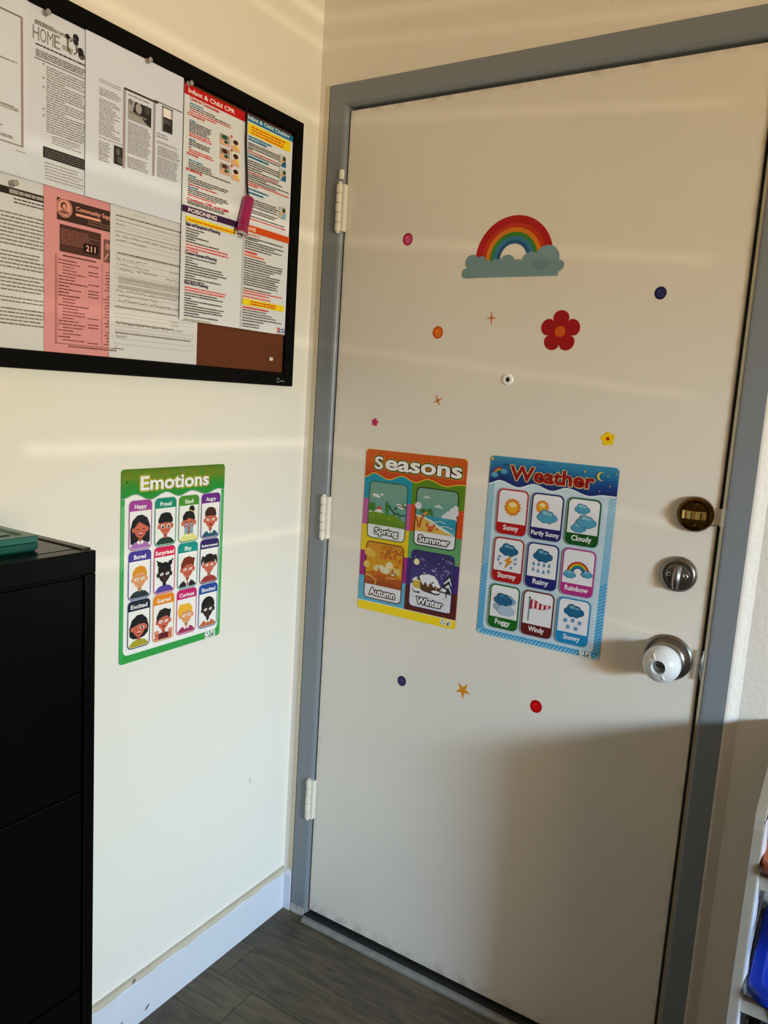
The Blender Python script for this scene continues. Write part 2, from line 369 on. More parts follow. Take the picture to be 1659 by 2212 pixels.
for r in range(rows):
    y1 = 0.02 if r == 0 else -0.062 - (r - 1) * PW; y0 = -0.062 - r * PW
    if y0 < FY: y0 = FY
    if y1 <= y0: continue
    x = fixed.get(r, rnd.uniform(0.05, PL)); cuts = [0.0]
    while x < RX: cuts.append(x); x += PL
    cuts.append(RX)
    for a, b in zip(cuts, cuts[1:]):
        if b - a < 0.004: continue
        key = (round(b - a, 4), round(y1 - y0, 4), rnd.randrange(4))
        if key not in pmesh:
            L, W = key[0], key[1]; g, e = 0.0004, 0.0011; bm = bmesh.new()
            lo = [bm.verts.new(p) for p in ((g, g, -0.004), (L - g, g, -0.004), (L - g, W - g, -0.004), (g, W - g, -0.004))]
            mi = [bm.verts.new((v.co.x, v.co.y, -0.0009)) for v in lo]
            tp = [bm.verts.new(p) for p in ((g + e, g + e, 0), (L - g - e, g + e, 0), (L - g - e, W - g - e, 0), (g + e, W - g - e, 0))]
            bm.faces.new(tp)
            for i in range(4):
                bm.faces.new((lo[i], lo[(i + 1) % 4], mi[(i + 1) % 4], mi[i])); bm.faces.new((mi[i], mi[(i + 1) % 4], tp[(i + 1) % 4], tp[i]))
            me = bpy.data.meshes.new('plank'); bmesh.ops.recalc_face_normals(bm, faces=bm.faces); bm.to_mesh(me); bm.free(); me.materials.append(PM[key[2]]); pmesh[key] = me
        o = bpy.data.objects.new('floor_plank', pmesh[key]); C.objects.link(o); o.parent = fl; o.location = (a, y0, 0)

# ------------------------------------------------------------------ door frame
XL, XR, ZT = 0.0865, 0.9845, 2.0365
prof = [(0.0, 0.07), (0.0, 0.001), (0.0015, -0.003), (0.004, -0.006), (0.008, -0.0085), (0.012, -0.009), (0.0495, -0.009), (0.0515, -0.007), (0.0515, 0.05)]
bm = bmesh.new(); rings = []
for kind in range(4):
    ring = []
    for o_, y in prof:
        x = XL - o_ if kind < 2 else XR + o_
        z = 0.0 if kind in (0, 3) else ZT + o_
        ring.append(bm.verts.new((x, y, z)))
    rings.append(ring)
for a, b in zip(rings, rings[1:]):
    for i in range(len(prof) - 1): bm.faces.new((a[i], a[i + 1], b[i + 1], b[i]))
fr = build('door_frame', bm, M_FRAME, kind='structure'); fr.name = 'trim_3'
# door stop behind the leaf, closes the view through the gap
bm = bmesh.new(); box(bm, XL - 0.001, XL + 0.016, 0.048, 0.12, 0, ZT + .01); box(bm, XR - 0.016, XR + 0.001, 0.048, 0.12, 0, ZT + .01); box(bm, XL, XR, 0.048, 0.12, ZT - 0.016, ZT + .01)
build('door_stop', bm, M_FRAME, fr)
bm = bmesh.new(); rnd = random.Random(5)
pts = [(0.034, 0.0)] + [(0.034 + i * 0.0035, 0.021 + rnd.uniform(-.003, .003)) for i in range(14)] + [(0.083, 0.0)]
prism(bm, pts, -0.0105, -0.0085, lambda p, y: (p[0], y, p[1]))
build('paint_patch', bm, M_PLASTER, fr, label='chipped bare patch at the foot of the frame')
boxo('paint_edge', (0.9846, 0.9900, -0.0072, 0.002, 0.0, 2.03), mat('beige_paint_line', (158, 148, 124), 0.6, noise=0.2, nscale=20), fr, label='beige paint line down the inner edge of the right jamb')
# threshold
bm = bmesh.new()
prism(bm, [(-0.031, 0.0005), (-0.029, 0.005), (-0.022, 0.008), (-0.004, 0.009), (0.0, 0.006), (0.06, 0.006), (0.06, 0.0005)], 0.0875, 0.9835, lambda p, x: (x, p[0], p[1]))
th = build('trim_4', bm, M_ALU, kind='structure')
boxo('gap_shade_strip', (0.0885, 0.9825, -0.0135, 0.004, 0.0086, 0.0125), M_RUBBER_GAP, th, bevel=.001)  # added black strip, stands in for the shaded gap under the door

# ------------------------------------------------------------------ door leaf and its hardware
DX0, DX1, LZ0, LZ1 = 0.0905, 0.9780, 0.0215, 2.0290
door = boxo('door_1', (DX0, DX1, 0.0, 0.044, LZ0, LZ1), M_DOOR, kind='structure', bevel=0.0012)
boxo('door_sweep', (DX0 + .002, DX1 - .002, 0.006, 0.03, 0.0095, 0.0213), M_RUBBER_GAP, door)
for zc, n in ((1.8135, 0), (1.083, 1), (0.338, 2)):
    bm = bmesh.new(); h = 0.107; z0 = zc - h / 2; k = h / 5
    for i in range(5):
        jx = rnd.uniform(-.0006, .0006)
        lathe(bm, [(0.0055, z0 + i * k + 0.0010), (0.0074, z0 + i * k + 0.0020), (0.0074, z0 + (i + 1) * k - 0.0020), (0.0055, z0 + (i + 1) * k - 0.0010)], 20, 0.0805 + jx, -0.0135)
    lathe(bm, [(0.0045, z0 - 0.003), (0.0045, z0 + h + 0.004)], 16, 0.0805, -0.0135)
    hg = build('hinge', bm, M_HINGE, door)
    boxo('hinge_leaf', (0.0825, 0.0955, -0.0145, -0.0002, z0 + .001, z0 + h - .001), M_HINGE, hg, bevel=0.002)
    if n == 0:
        bm = bmesh.new(); lathe(bm, [(0.005, z0 + h + 0.010), (0.0062, z0 + h + 0.012), (0.0062, z0 + h + 0.030), (0.004, z0 + h + 0.032)], 16, 0.0815, -0.0105)
        build('hinge_pin', bm, M_HINGE, hg)
# peephole
x, z = onD(1097, 820); e = empty('tmp', frameM(ROTD, (x, 0, z)))
def hw(name, m, f, par, loc, smooth=True, bevel=0, **k):
    bm = bmesh.new(); f(bm); o = build(name, bm, m, None, smooth=False, bevel=bevel)
    if smooth:
        for p in o.data.polygons: p.use_smooth = True
        o.data.set_sharp_from_angle(angle=math.radians(32))
    o.parent = par
    o.matrix_world = frameM(ROTD, loc)
    return setp(o, **k)
bpy.data.objects.remove(e)
ph = hw('peephole', M_WHITE, lambda b: lathe(b, [(0.0125, 0.0), (0.0125, 0.001), (0.0105, 0.0028), (0.0062, 0.0032), (0.0048, 0.0015)], 40), door, (x, 0, z))
hw('lens', M_DARK, lambda b: lathe(b, [(0.0048, 0.0014), (0.003, 0.0026), (0.001, 0.003)], 24), ph, (x, 0, z))
# brass lock
x, z = 0.9385, 1.2055
br = hw('brass_lock', M_BRASS, lambda b: lathe(b, [(0.0335, 0), (0.0335, 0.006), (0.0322, 0.0115), (0.0300, 0.0145), (0.0272, 0.0155), (0.0240, 0.0125), (0.0235, 0.0120)], 56), door, (x, 0, z), label='round brass thumb-turn lock')
def thumb(b):
    pts = [(-.021, .0125), (-.021, .022), (-.0145, .0245), (-.011, .0235), (-.005, .029), (.005, .029), (.011, .0235), (.0145, .0245), (.021, .022), (.021, .0125)]
    prism(b, pts, -0.0078, 0.0078, lambda p, y: (p[0], y, p[1]))
hw('thumb_turn', mat('polished_brass', (206, 178, 112), 0.12, metal=1.0), thumb, br, (x, 0, z), smooth=False, bevel=0.0012)
for sy in (-0.0195, 0.0195):
    hw('screw', mat('dark_brass', (96, 76, 34), 0.3, metal=1.0), lambda b: (lathe(b, [(0.0042, 0.012), (0.0042, 0.0135), (0.003, 0.0148), (0.0012, 0.0142)], 20, 0.0, sy)), br, (x, 0, z))
# deadbolt
x, z = 0.9205, 1.0865
db = hw('deadbolt', M_NICKD, lambda b: lathe(b, [(0.0345, 0), (0.0345, 0.003), (0.0330, 0.0075), (0.0300, 0.0105), (0.0270, 0.0112), (0.0262, 0.0098), (0.0228, 0.0098), (0.0210, 0.0125), (0.0180, 0.0135)], 56), door, (x, 0, z), label='round satin nickel deadbolt')
def dturn(b):
    for (w_, zb) in ((0.0,0),):
        n = 12; prev = None
        for i in range(n + 1):
            t = i / n; yy = 0.0185 - 0.045 * t; hgt = 0.0135 + 0.0125 * math.sin(math.pi * min(1, t * 0.62 + 0.12)); wd = 0.0045 + 0.0035 * math.sin(math.pi * (0.1 + t * 0.75))
            ring = [b.verts.new(p) for p in ((-wd, yy, 0.0128), (-wd * .9, yy, hgt - .004), (-wd * .35, yy, hgt), (wd * .35, yy, hgt), (wd * .9, yy, hgt - .004), (wd, yy, 0.0128))]
            if prev:
                for k in range(6): b.faces.new((prev[k], prev[(k + 1) % 6], ring[(k + 1) % 6], ring[k]))
            else: b.faces.new(ring)
            prev = ring
        b.faces.new(prev)
hw('thumb_turn', M_NICK, dturn, db, (x, 0, z))
for sx in (-0.0155, 0.0155):
    hw('screw', M_STEEL, lambda b: lathe(b, [(0.0045, 0.0128), (0.0045, 0.0142), (0.0030, 0.0152), (0.0022, 0.0134), (0.0008, 0.0134)], 20, sx, 0.0), db, (x, 0, z))
# knob with its milky child-safety cover
x, z = 0.9195, 0.9200
kn = hw('door_knob', M_NICKD, lambda b: lathe(b, [(0.0455, 0), (0.0455, 0.0035), (0.0425, 0.0065), (0.0330, 0.0085), (0.0270, 0.0120), (0.0262, 0.0165)], 64), door, (x, 0, z), label='dark nickel knob rose')
hw('neck', M_NICK, lambda b: lathe(b, [(0.0262, 0.0160), (0.0330, 0.0180), (0.0352, 0.0205), (0.0352, 0.0235), (0.0325, 0.0260), (0.0332, 0.0285), (0.0320, 0.0310), (0.0240, 0.0330), (0.0240, 0.046), (0.02, 0.056), (0.013, 0.0665), (0.006, 0.0668)], 56), kn, (x, 0, z))
cov = [(0.0265, 0.0342)]
for i in range(1, 18):
    a = math.radians(-52 + i * 126 / 17); cov.append((0.0355 * math.cos(a) if a < 1.1 else 0.0355 * math.cos(a), 0.0525 + 0.0300 * math.sin(a)))
cov = [c for c in cov if c[0] > 0.0135 and (c[1] > .034)] + [(0.0133, 0.0812), (0.0124, 0.0790), (0.0124, 0.0672)]
hw('safety_cover', M_COVER, lambda b: lathe(b, cov, 56, caps=(False, False)), kn, (x, 0, z), label='milky white child-safety cover')
hw('keyhole_slot', M_DARK, lambda b: box(b, -0.0075, 0.0075, -0.0014, 0.0014, 0.0662, 0.0680), kn, (x, 0, z), smooth=False)
for a in (118, -62):
    ca, sa = math.cos(math.radians(a)), math.sin(math.radians(a))
    hw('cover_tab', M_WHITE, lambda b: tube(b, [(ca * r_, sa * r_, 0.0525 + 0.0302 * math.sqrt(max(0, 1 - (r_ / 0.0357) ** 2)) + .0002) for r_ in (0.0165, 0.0195, 0.0225, 0.0255)], 0.0016, 6), kn, (x, 0, z))
# latch plates
lb = boxo('latch_bracket', (0.9600, 0.9840, -0.0045, -0.0003, 1.190, 1.221), M_HINGE, fr, bevel=0.001, label='cream painted latch bracket by the brass lock')
boxo('bracket_lip', (0.9840, 0.9872, -0.0135, -0.0003, 1.188, 1.223), M_STEEL, lb, bevel=0.0008)
bm = bmesh.new(); n = 12; prev = None
for i in range(n + 1):
    t = i / n; zz = 0.892 + 0.058 * t; wd = 0.008 * math.sin(math.pi * min(max(t, .06), .94)) + .001
    ring = [bm.verts.new((0.9845 - .001, -0.0095, zz)), bm.verts.new((0.9845 - wd * .5, -0.0125, zz)), bm.verts.new((0.9845 + wd * .35, -0.0105, zz)), bm.verts.new((0.9845 + .001, -0.009, zz))]
    if prev:
        for k in range(3): bm.faces.new((prev[k], prev[k + 1], ring[k + 1], ring[k]))
    prev = ring
build('strike_plate', bm, M_STEEL, fr, smooth=True, label='curved steel strike plate by the knob')

# ------------------------------------------------------------------ small round, flower and star stickers on the door
def sticker(name, px, py, label, group, rot=0):
    x, z = onD(px, py); root = empty(name, frameM(ROTD, (x, 0.0, z)), label=label, category='sticker', group=group)
    a = Art(root, lambda u, v: (u / 1000, v / 1000), 1.0, M_STICK); a.z = 0.0004
    return root, a
def dot(px, py, c, c2, r, label):
    root, a = sticker('dot_sticker', px, py, label, 'round dot stickers on the door')
    sheetmesh('disc', root, [(r / 1000 * math.cos(t * math.pi / 16), r / 1000 * 1.08 * math.sin(t * math.pi / 16)) for t in range(32)], 0.0005, mat('edge_' + label.split()[0], c, 0.4))
    a.z = .00055
    a.ell(0, 0, r, r * 1.08, c, n=32); a.ell(r * .08, -r * .02, r * .72, r * .78, c2, n=28)
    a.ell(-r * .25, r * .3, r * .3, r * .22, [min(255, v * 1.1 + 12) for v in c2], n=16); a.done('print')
dot(881, 517, (150, 12, 68), (196, 70, 118), 12.5, 'pink round dot sticker below the top hinge on the door')
dot(1427, 633, (16, 22, 62), (38, 44, 96), 11, 'navy round dot sticker alone at the upper right of the door')
dot(946, 718, (190, 70, 4), (214, 110, 10), 12.5, 'orange round dot sticker left of the small orange sparkle')
dot(868, 1471, (26, 20, 66), (46, 38, 96), 11.5, 'dark violet round dot sticker below the four-seasons chart')
dot(1158, 1526, (166, 0, 8), (196, 8, 16), 13, 'red round dot sticker right of the golden star')
def flower(px, py, R_, c, cc, label, rot0, cr):
    root, a = sticker('flower_sticker', px, py, label, 'flower stickers on the door')
    pts = []
    for i in range(100):
        t = 2 * math.pi * i / 100; k = 5 * (t - math.radians(rot0)); r = R_ * (0.60 + 0.40 * abs(math.cos(k / 2)) ** 0.55)
        pts.append((r * math.cos(t), r * math.sin(t)))
    sheetmesh('petals', root, [(p[0] / 1000, p[1] / 1000) for p in pts], 0.0005, mat('petal_' + label.split()[1], c, 0.4))
    a.z = .00055; a.poly(pts, c); a.ell(0, 0, cr, cr, cc); a.done('print')
flower(1210, 716, 42, (152, 0, 10), (196, 84, 12), 'large red five-petal flower sticker with an orange centre', 90, 11)
flower(810, 912, 9.5, (196, 50, 108), (130, 16, 40), 'tiny pink flower sticker near the middle hinge on the door', 80, 3)
flower(1313, 948, 14.5, (232, 196, 8), (186, 24, 10), 'small yellow flower sticker above the weather chart', 100, 3.6)
def star(px, py, n, ro, ri, rot, c, label, name='star_sticker'):
    root, a = sticker(name, px, py, label, 'star stickers on the door'); pts = []
    for i in range(2 * n):
        t = math.radians(rot + 180 / n * i); r = ro if i % 2 == 0 else ri; pts.append((r * math.cos(t), r * math.sin(t)))
    sheetmesh('star_sheet', root, [(p[0] / 1000, p[1] / 1000) for p in pts], 0.0005, mat('star_' + str(px), c, 0.4)); a.z = .00055; a.poly(pts, c); a.done('print')
star(1062, 687, 4, 14, 2.4, 3, (196, 104, 22), 'small orange four-point sparkle sticker between the orange dot and the red flower', 'sparkle_sticker')
star(946, 865, 4, 14, 2.4, 28, (190, 92, 26), 'small tilted orange sparkle sticker above the four-seasons chart', 'sparkle_sticker')
star(1000, 1491, 5, 19.5, 7, -14, (206, 136, 22), 'golden five-point star sticker below the wall charts')
# rainbow sticker
x0, z0 = 0.523, 1.686
root = empty('rainbow_sticker', frameM(ROTD, (x0, 0, z0)), label='rainbow sticker with pale blue clouds, high on the door', category='sticker')
tf = lambda u, v: (u / 1000, v / 1000)
a = Art(root, tf, 1.0, M_STICK); a.z = .0005
def half(r0, r1, n=40):
    return [(r1 * math.cos(math.pi * i / n), r1 * math.sin(math.pi * i / n)) for i in range(n + 1)] + [(r0 * math.cos(math.pi * i / n), r0 * math.sin(math.pi * i / n)) for i in range(n, -1, -1)]
sheetmesh('arch_sheet', root, [(p[0] / 1000, p[1] / 1000) for p in half(30, 86)], 0.0005, mat('sticker_red', (160, 10, 12), 0.4))
for r1, r0, c in ((86, 71, (168, 8, 14)), (71, 62, (184, 44, 12)), (62, 53, (206, 118, 14)), (53, 45, (52, 120, 38)), (45, 37, (44, 112, 152)), (37, 30, (18, 80, 122))):
    a.arc(0, 0, r0, r1, -6 if r1 > 60 else 0, 184, c); a.done('band')
cl = Art(root, tf, 1.05, M_STICK); cl.z = .0009; CC = (116, 146, 154)
circ = [(-93, -5, 16), (-72, -6, 13), (-12, -9, 17), (-38, -14, 14), (12, -16, 14), (40, -8, 20), (74, -2, 26), (100, -17, 11), (-106, -26, 9), (-55, -18, 16)]
outl = []
cl.poly([(-116, -29), (-110, -22), (-60, -14), (0, -12), (60, -10), (108, -9), (112, -14), (108, -22), (98, -28), (-100, -38), (-113, -36)], CC)
for cx, cy, r in circ: cl.ell(cx, cy, r, r, CC, n=28)
cl.ell(62, -14, 20, 10, (104, 136, 147), n=24)
cl.rect(-112, -37, 100, -28, CC); cl.done('cloud', label='pale blue cloud base')

# ------------------------------------------------------------------ printed charts
def chart(name, rot, loc, W, H, m, label, gain, edge):
    root = empty(name, frameM(rot, loc), label=label, category='poster', group='laminated picture charts')
    tf = lambda u, v: (u / 1000, -v / 1000)
    sheetmesh('sheet', root, [tf(*p) for p in rrpts(0, 0, W, H, 7)], 0.0008, edge)
    a = Art(root, tf, gain, m); a.z = 0.00085
    return root, a
def wave(a, x0, x1, pts, ytop, c, n=40):
    """banner between ytop and a smooth wavy lower edge"""
    def y(x):
        for (xa, ya), (xb, yb) in zip(pts, pts[1:]):
            if x <= xb: t = (x - xa) / (xb - xa); t = t * t * (3 - 2 * t); return ya + (yb - ya) * t
        return pts[-1][1]
    return [(x0 + (x1 - x0) * i / n, y(x0 + (x1 - x0) * i / n)) for i in range(n + 1)]
def wavegrad(a, lower, ytop, stops, r=7, rows=6):
    a.up(); P = []; cl_ = []; n = len(lower)
    for j in range(rows + 1):
        t = j / rows; k = t * (len(stops) - 1); q = min(int(k), len(stops) - 2); f = k - q
        c = a.col([stops[q][i] * (1 - f) + stops[q + 1][i] * f for i in range(3)])
        for i, (x, y) in enumerate(lower):
            top = ytop + (r * (1 - math.sqrt(max(0, 1 - (1 - min(x - lower[0][0], lower[-1][0] - x) / r) ** 2))) if min(x - lower[0][0], lower[-1][0] - x) < r else 0)
            P.append(a.tf(x, top + (y - top) * t)); cl_.append(c)
    F = [(j * n + i, j * n + i + 1, (j + 1) * n + i + 1, (j + 1) * n + i) for j in range(rows) for i in range(n - 1)]
    a.raw(P, F, cl_)
def recycle(a, x, y, s):
    a.rect(x, y, x + s, y + s, (226, 232, 232)); g = (20, 44, 30)
    for k in range(3):
        t = math.radians(90 + 120 * k); cx, cy = x + s / 2, y + s * .55
        p = [(cx + s * .36 * math.cos(t + d), cy - s * .36 * math.sin(t + d)) for d in (-.5, .5)]
        a.line(p, s * .17, g)
    x += s * 1.25; a.rect(x, y, x + s, y + s, (226, 232, 232))
    a.rect(x + s * .2, y + s * .45, x + s * .5, y + s * .9, g); a.line([(x + s * .15, y + s * .38), (x + s * .5, y + s * .3)], s * .1, g)
    a.ell(x + s * .68, y + s * .2, s * .09, s * .09, g); a.line([(x + s * .7, y + s * .3), (x + s * .68, y + s * .6)], s * .16, g); a.line([(x + s * .68, y + s * .55), (x + s * .78, y + s * .92)], s * .09, g)

# ---- emotions chart on the left wall
EM, a = chart('emotions_poster', ROTL, (0.0006, -0.560, 1.2185), 280, 390, M_PRINT, 'green Emotions picture chart with twelve faces on the left wall', 0.86, mat('chart_edge_green', (40, 120, 60), 0.5))
a.poly(rrpts(0, 0, 280, 390, 7), (52, 158, 76))
random.seed(4)
for i in range(0, 60):                     # diagonal candy stripes along the side and bottom borders
    y = 70 + i * 5.2
    if y < 352: a.poly([(0, y + 5), (11, y - 3), (11, y - .5), (0, y + 7.5)], (118, 190, 138) if y < 200 else (66, 168, 92), up=(i == 0))
for i in range(44):
    x = 6 + i * 6; a.poly([(x, 388), (x + 9, 372), (x + 12, 372), (x + 3, 388)], (38, 140, 62), up=(i == 0))
for i in range(0, 56):
    y = 66 + i * 5.4
    if y < 352: a.poly([(269, y + 5), (280, y - 3), (280, y - .5), (269, y + 7.5)], (94, 176, 118), up=(i == 0))
a.rr(9, 40, 271, 374, 12, (222, 228, 240)); a.rr(10, 40, 270, 373, 11, (232, 236, 250))
lo = wave(a, 0, 280, [(0, 57), (34, 49), (71, 62), (113, 49), (147, 60), (183, 51), (224, 61), (262, 52), (280, 55)], 0, None)
a.line([(x, y + .8) for x, y in lo], 2.2, (150, 160, 160))
wavegrad(a, lo, 0.2, [(74, 112, 22), (112, 126, 28), (74, 128, 36), (34, 134, 50), (30, 140, 54)])
for i in range(26):
    r = random.uniform(2, 6); a.ell(random.uniform(8, 272), random.uniform(6, 40), r, r, random.choice([(98, 130, 34), (78, 132, 40), (62, 132, 48), (128, 140, 40)]), n=14, up=(i % 6 == 0))
a.ell(155, 8, 3.6, 3.6, (120, 140, 100)); a.ell(155, 8, 2, 2, (70, 90, 50)); a.done('banner')
EMB = a
a.z += DZ
a.text('Emotions', 46, 44, 232, 15, (238, 238, 236), (('stroke', 2.4, (206, 190, 30)), ('stroke', 1.3, (110, 120, 40)), (0.03, (238, 238, 236)))); a.done('title_lettering')
recycle(a, 233, 375, 14); a.done('recycling_marks')
SK1, SK2, SK3 = (192, 100, 78), (214, 152, 104), (44, 32, 32)
emo = [('Happy', (156, 62, 148), 'long', SK1, (30, 30, 34), (158, 108, 178), 'shut', 'grin'), ('Proud', (20, 132, 108), 'cap', SK1, (22, 24, 26), (36, 62, 52), 'big', 'smile'),
       ('Sad', (68, 138, 44), 'bun', SK1, (26, 26, 28), (216, 212, 130), 'tears', 'frown'), ('Angry', (98, 40, 130), 'short', SK1, (64, 34, 26), (40, 86, 108), 'slant', 'open'),
       ('Bored', (66, 54, 146), 'crop', SK2, (208, 140, 30), (44, 58, 62), 'droop', 'flat'), ('Surprised', (198, 30, 76), 'puffs', SK3, (18, 18, 22), (84, 66, 156), 'wide', 'dot'),
       ('Shy', (16, 134, 128), 'sweep', SK1, (112, 44, 28), (28, 32, 36), 'side', 'smile'), ('Embarrassed', (42, 32, 92), 'tails', SK1, (34, 26, 28), (150, 52, 52), 'side', 'flat'),
       ('Excited', (26, 38, 56), 'bob', SK1, (22, 22, 26), (160, 150, 40), 'wink', 'grin'), ('Scared', (220, 130, 20), 'sweep', SK1, (34, 28, 32), (92, 26, 34), 'droop', 'open'),
       ('Curious', (188, 26, 104), 'pony', SK2, (226, 172, 44), (146, 50, 90), 'wide', 'flat'), ('Shocked', (20, 66, 150), 'afro', SK3, (20, 22, 24), (178, 100, 66), 'wide', 'dot')]
cols = [18.5, 83.0, 147.0, 210.8]; rws = [62, 163, 264]
basez = a.z + DZ
for i, (nm, hc, hair, sk, hcol, shirt, eye, mouth) in enumerate(emo):
    X, Y = cols[i % 4], rws[i // 4]; a.z = basez; W_, H_ = 57, 99
    a.rr(X - .8, Y - .8, X + W_ + .8, Y + H_ + .8, 11, (190, 196, 208)); a.rr(X, Y, X + W_, Y + H_, 10, hc)
    a.rr(X + 2, Y + 21, X + W_ - 2, Y + H_ - 2, 8, (228, 233, 248), corners=(0, 1, 1, 0))
    nw = {'Embarrassed': 24, 'Surprised': 25, 'Sad': 12, 'Shy': 10}.get(nm, 3.0 * len(nm))
    dsc = 'y' in nm or 'p' in nm[1:] or 'g' in nm
    a.text(nm, X + 28.5 - nw, Y + (19.5 if dsc else 17), X + 28.5 + nw, Y + (8 if nm != 'Embarrassed' else 11), (240, 240, 244), ((0.028, None),))
    cx, cy = X + 28.5, Y + 58
    ell = lambda dx, dy, A, B, c, **k: a.ell(cx + dx, cy + dy, A, B, c, **k)
    # hair behind the head
    if hair == 'long': a.poly([(cx - 24, cy + 28), (cx - 25, cy), (cx - 20, cy - 18), (cx - 8, cy - 28), (cx + 4, cy - 29), (cx + 17, cy - 22), (cx + 24, cy - 6), (cx + 24, cy + 27), (cx + 14, cy + 30), (cx - 14, cy + 31)], hcol)
    if hair == 'bob': a.poly([(cx - 14, cy + 21), (cx - 23, cy + 15), (cx - 24, cy - 2), (cx - 18, cy - 18), (cx - 5, cy - 27), (cx + 8, cy - 27), (cx + 20, cy - 17), (cx + 25, cy), (cx + 23, cy + 13), (cx + 14, cy + 20), (cx, cy + 23)], hcol)
    if hair == 'bun': ell(8, -28, 8, 8, hcol); a.line([(cx, cy - 27), (cx + 14, cy - 22)], 2.5, (190, 180, 90))
    if hair == 'puffs':
        for sx in (-14, 15): ell(sx, -22, 5.5, 5.5, hcol); a.line([(cx + sx, cy - 22), (cx + sx * 1.5, cy - 30)], 3, hcol)
    if hair == 'tails':
        for sx in (-1, 1): a.poly([(cx + sx * 13, cy - 19), (cx + sx * 21, cy - 22), (cx + sx * 25, cy - 12), (cx + sx * 24, cy + 2), (cx + sx * 19, cy - 8)], hcol)
    if hair == 'pony': a.poly([(cx - 8, cy - 26), (cx - 20, cy - 26), (cx - 25, cy - 10), (cx - 23, cy + 2), (cx - 15, cy - 8)], hcol)
    if hair == 'afro': ell(0, -10, 20, 19, hcol)
    # neck, shoulders, collar
    a.poly([(cx - 4.5, cy + 12), (cx + 4.5, cy + 12), (cx + 4.5, cy + 27), (cx - 4.5, cy + 27)], tuple(v * .9 for v in sk))
    a.line([(cx - 4.5, cy + 18.5), (cx + 4.5, cy + 18.5)], 2.2, tuple(v * .45 for v in sk))
    a.poly([(X + 4, Y + 94), (cx - 22, cy + 32), (cx - 15, cy + 26), (cx - 5, cy + 23.5), (cx, cy + 26), (cx + 5, cy + 23.5), (cx + 15, cy + 26), (cx + 22, cy + 32), (X + W_ - 4, Y + 94), (X + W_ - 9, Y + H_ - 3), (X + 9, Y + H_ - 3)], shirt)
    if nm in ('Happy', 'Angry', 'Sad', 'Curious', 'Shocked', 'Shy'):
        cc = (236, 236, 242) if nm != 'Sad' else (232, 228, 160)
        for sx in (-1, 1): a.poly([(cx, cy + 27.5), (cx + sx * 4.5, cy + 21.5), (cx + sx * 9, cy + 26), (cx + sx * 4, cy + 31)], cc)
    if nm == 'Shy': a.poly([(cx - 3, cy + 26), (cx + 3, cy + 26), (cx + 4, cy + 38), (cx - 4, cy + 38)], (232, 232, 238)); a.poly([(cx - 1.4, cy + 27), (cx + 1.4, cy + 27), (cx + 1.8, cy + 38), (cx - 1.8, cy + 38)], (120, 30, 44))
    if nm == 'Bored':
        for k in range(3): a.line([(cx - 20, cy + 30 + k * 3), (cx + 20, cy + 30 + k * 3)], .7, (20, 28, 32))
    # ears, head
    for sx in (-17.5, 17.5): ell(sx, 1, 3.6, 5, sk)
    a.poly([(cx + 16.5 * math.sin(t) * (1 - .18 * max(0, -math.cos(t))), cy - 1 - (18 if math.cos(t) > 0 else 19.5) * math.cos(t)) for t in [2 * math.pi * k / 28 for k in range(28)]], sk)
    # hair in front
    if hair in ('cap',): a.poly([(cx - 19, cy - 6), (cx - 19, cy - 14), (cx - 12, cy - 26), (cx, cy - 28), (cx + 12, cy - 26), (cx + 19, cy - 14), (cx + 19, cy - 6), (cx, cy - 7.5)], hcol)
    elif hair == 'short': a.poly([(cx - 16, cy - 8), (cx - 17, cy - 18), (cx - 9, cy - 27), (cx + 2, cy - 28), (cx + 13, cy - 24), (cx + 17, cy - 14), (cx + 16, cy - 7), (cx + 6, cy - 8.5), (cx - 6, cy - 9)], hcol)
    elif hair == 'crop': a.poly([(cx - 17, cy - 2), (cx - 18, cy - 14), (cx - 10, cy - 25), (cx + 2, cy - 27), (cx + 13, cy - 23), (cx + 18, cy - 12), (cx + 17, cy - 3), (cx + 12, cy - 11), (cx + 4, cy - 14), (cx, cy - 11), (cx - 4, cy - 14), (cx - 12, cy - 10)], hcol)
    elif hair in ('sweep',): a.poly([(cx - 18, cy + 1), (cx - 19, cy - 12), (cx - 11, cy - 25), (cx + 3, cy - 28), (cx + 15, cy - 23), (cx + 20, cy - 24), (cx + 18, cy - 12), (cx + 17, cy - 4), (cx + 9, cy - 11), (cx - 6, cy - 9), (cx - 13, cy - 5)], hcol)
    elif hair == 'long': a.poly([(cx - 17, cy - 1), (cx - 18, cy - 14), (cx - 8, cy - 24), (cx + 4, cy - 26), (cx + 16, cy - 19), (cx + 18, cy - 4), (cx + 8, cy - 9), (cx - 3, cy - 15), (cx - 10, cy - 9)], hcol)
    elif hair == 'bob': a.poly([(cx - 17, cy - 3), (cx - 18, cy - 14), (cx - 8, cy - 25), (cx + 6, cy - 26), (cx + 18, cy - 16), (cx + 19, cy - 7), (cx, cy - 8)], hcol)
    elif hair in ('bun', 'tails', 'puffs'): a.poly([(cx - 17, cy - 5), (cx - 17, cy - 15), (cx - 9, cy - 24), (cx + 3, cy - 25), (cx + 13, cy - 21), (cx + 17, cy - 12), (cx + 17, cy - 5), (cx + 8, cy - 7), (cx, cy - 10 if hair == 'bun' else cy - 6), (cx - 8, cy - 6)], hcol)
    elif hair == 'pony': a.poly([(cx - 17, cy - 1), (cx - 18, cy - 14), (cx - 8, cy - 25), (cx + 6, cy - 26), (cx + 17, cy - 15), (cx + 17, cy - 4), (cx + 7, cy - 12), (cx - 8, cy - 9)], hcol)
    elif hair == 'afro': a.poly([(cx - 17, cy - 4), (cx - 19, cy - 14), (cx - 8, cy - 25), (cx + 8, cy - 25), (cx + 19, cy - 14), (cx + 17, cy - 4), (cx + 8, cy - 9), (cx - 8, cy - 9)], hcol)
    dk = (24, 18, 20)
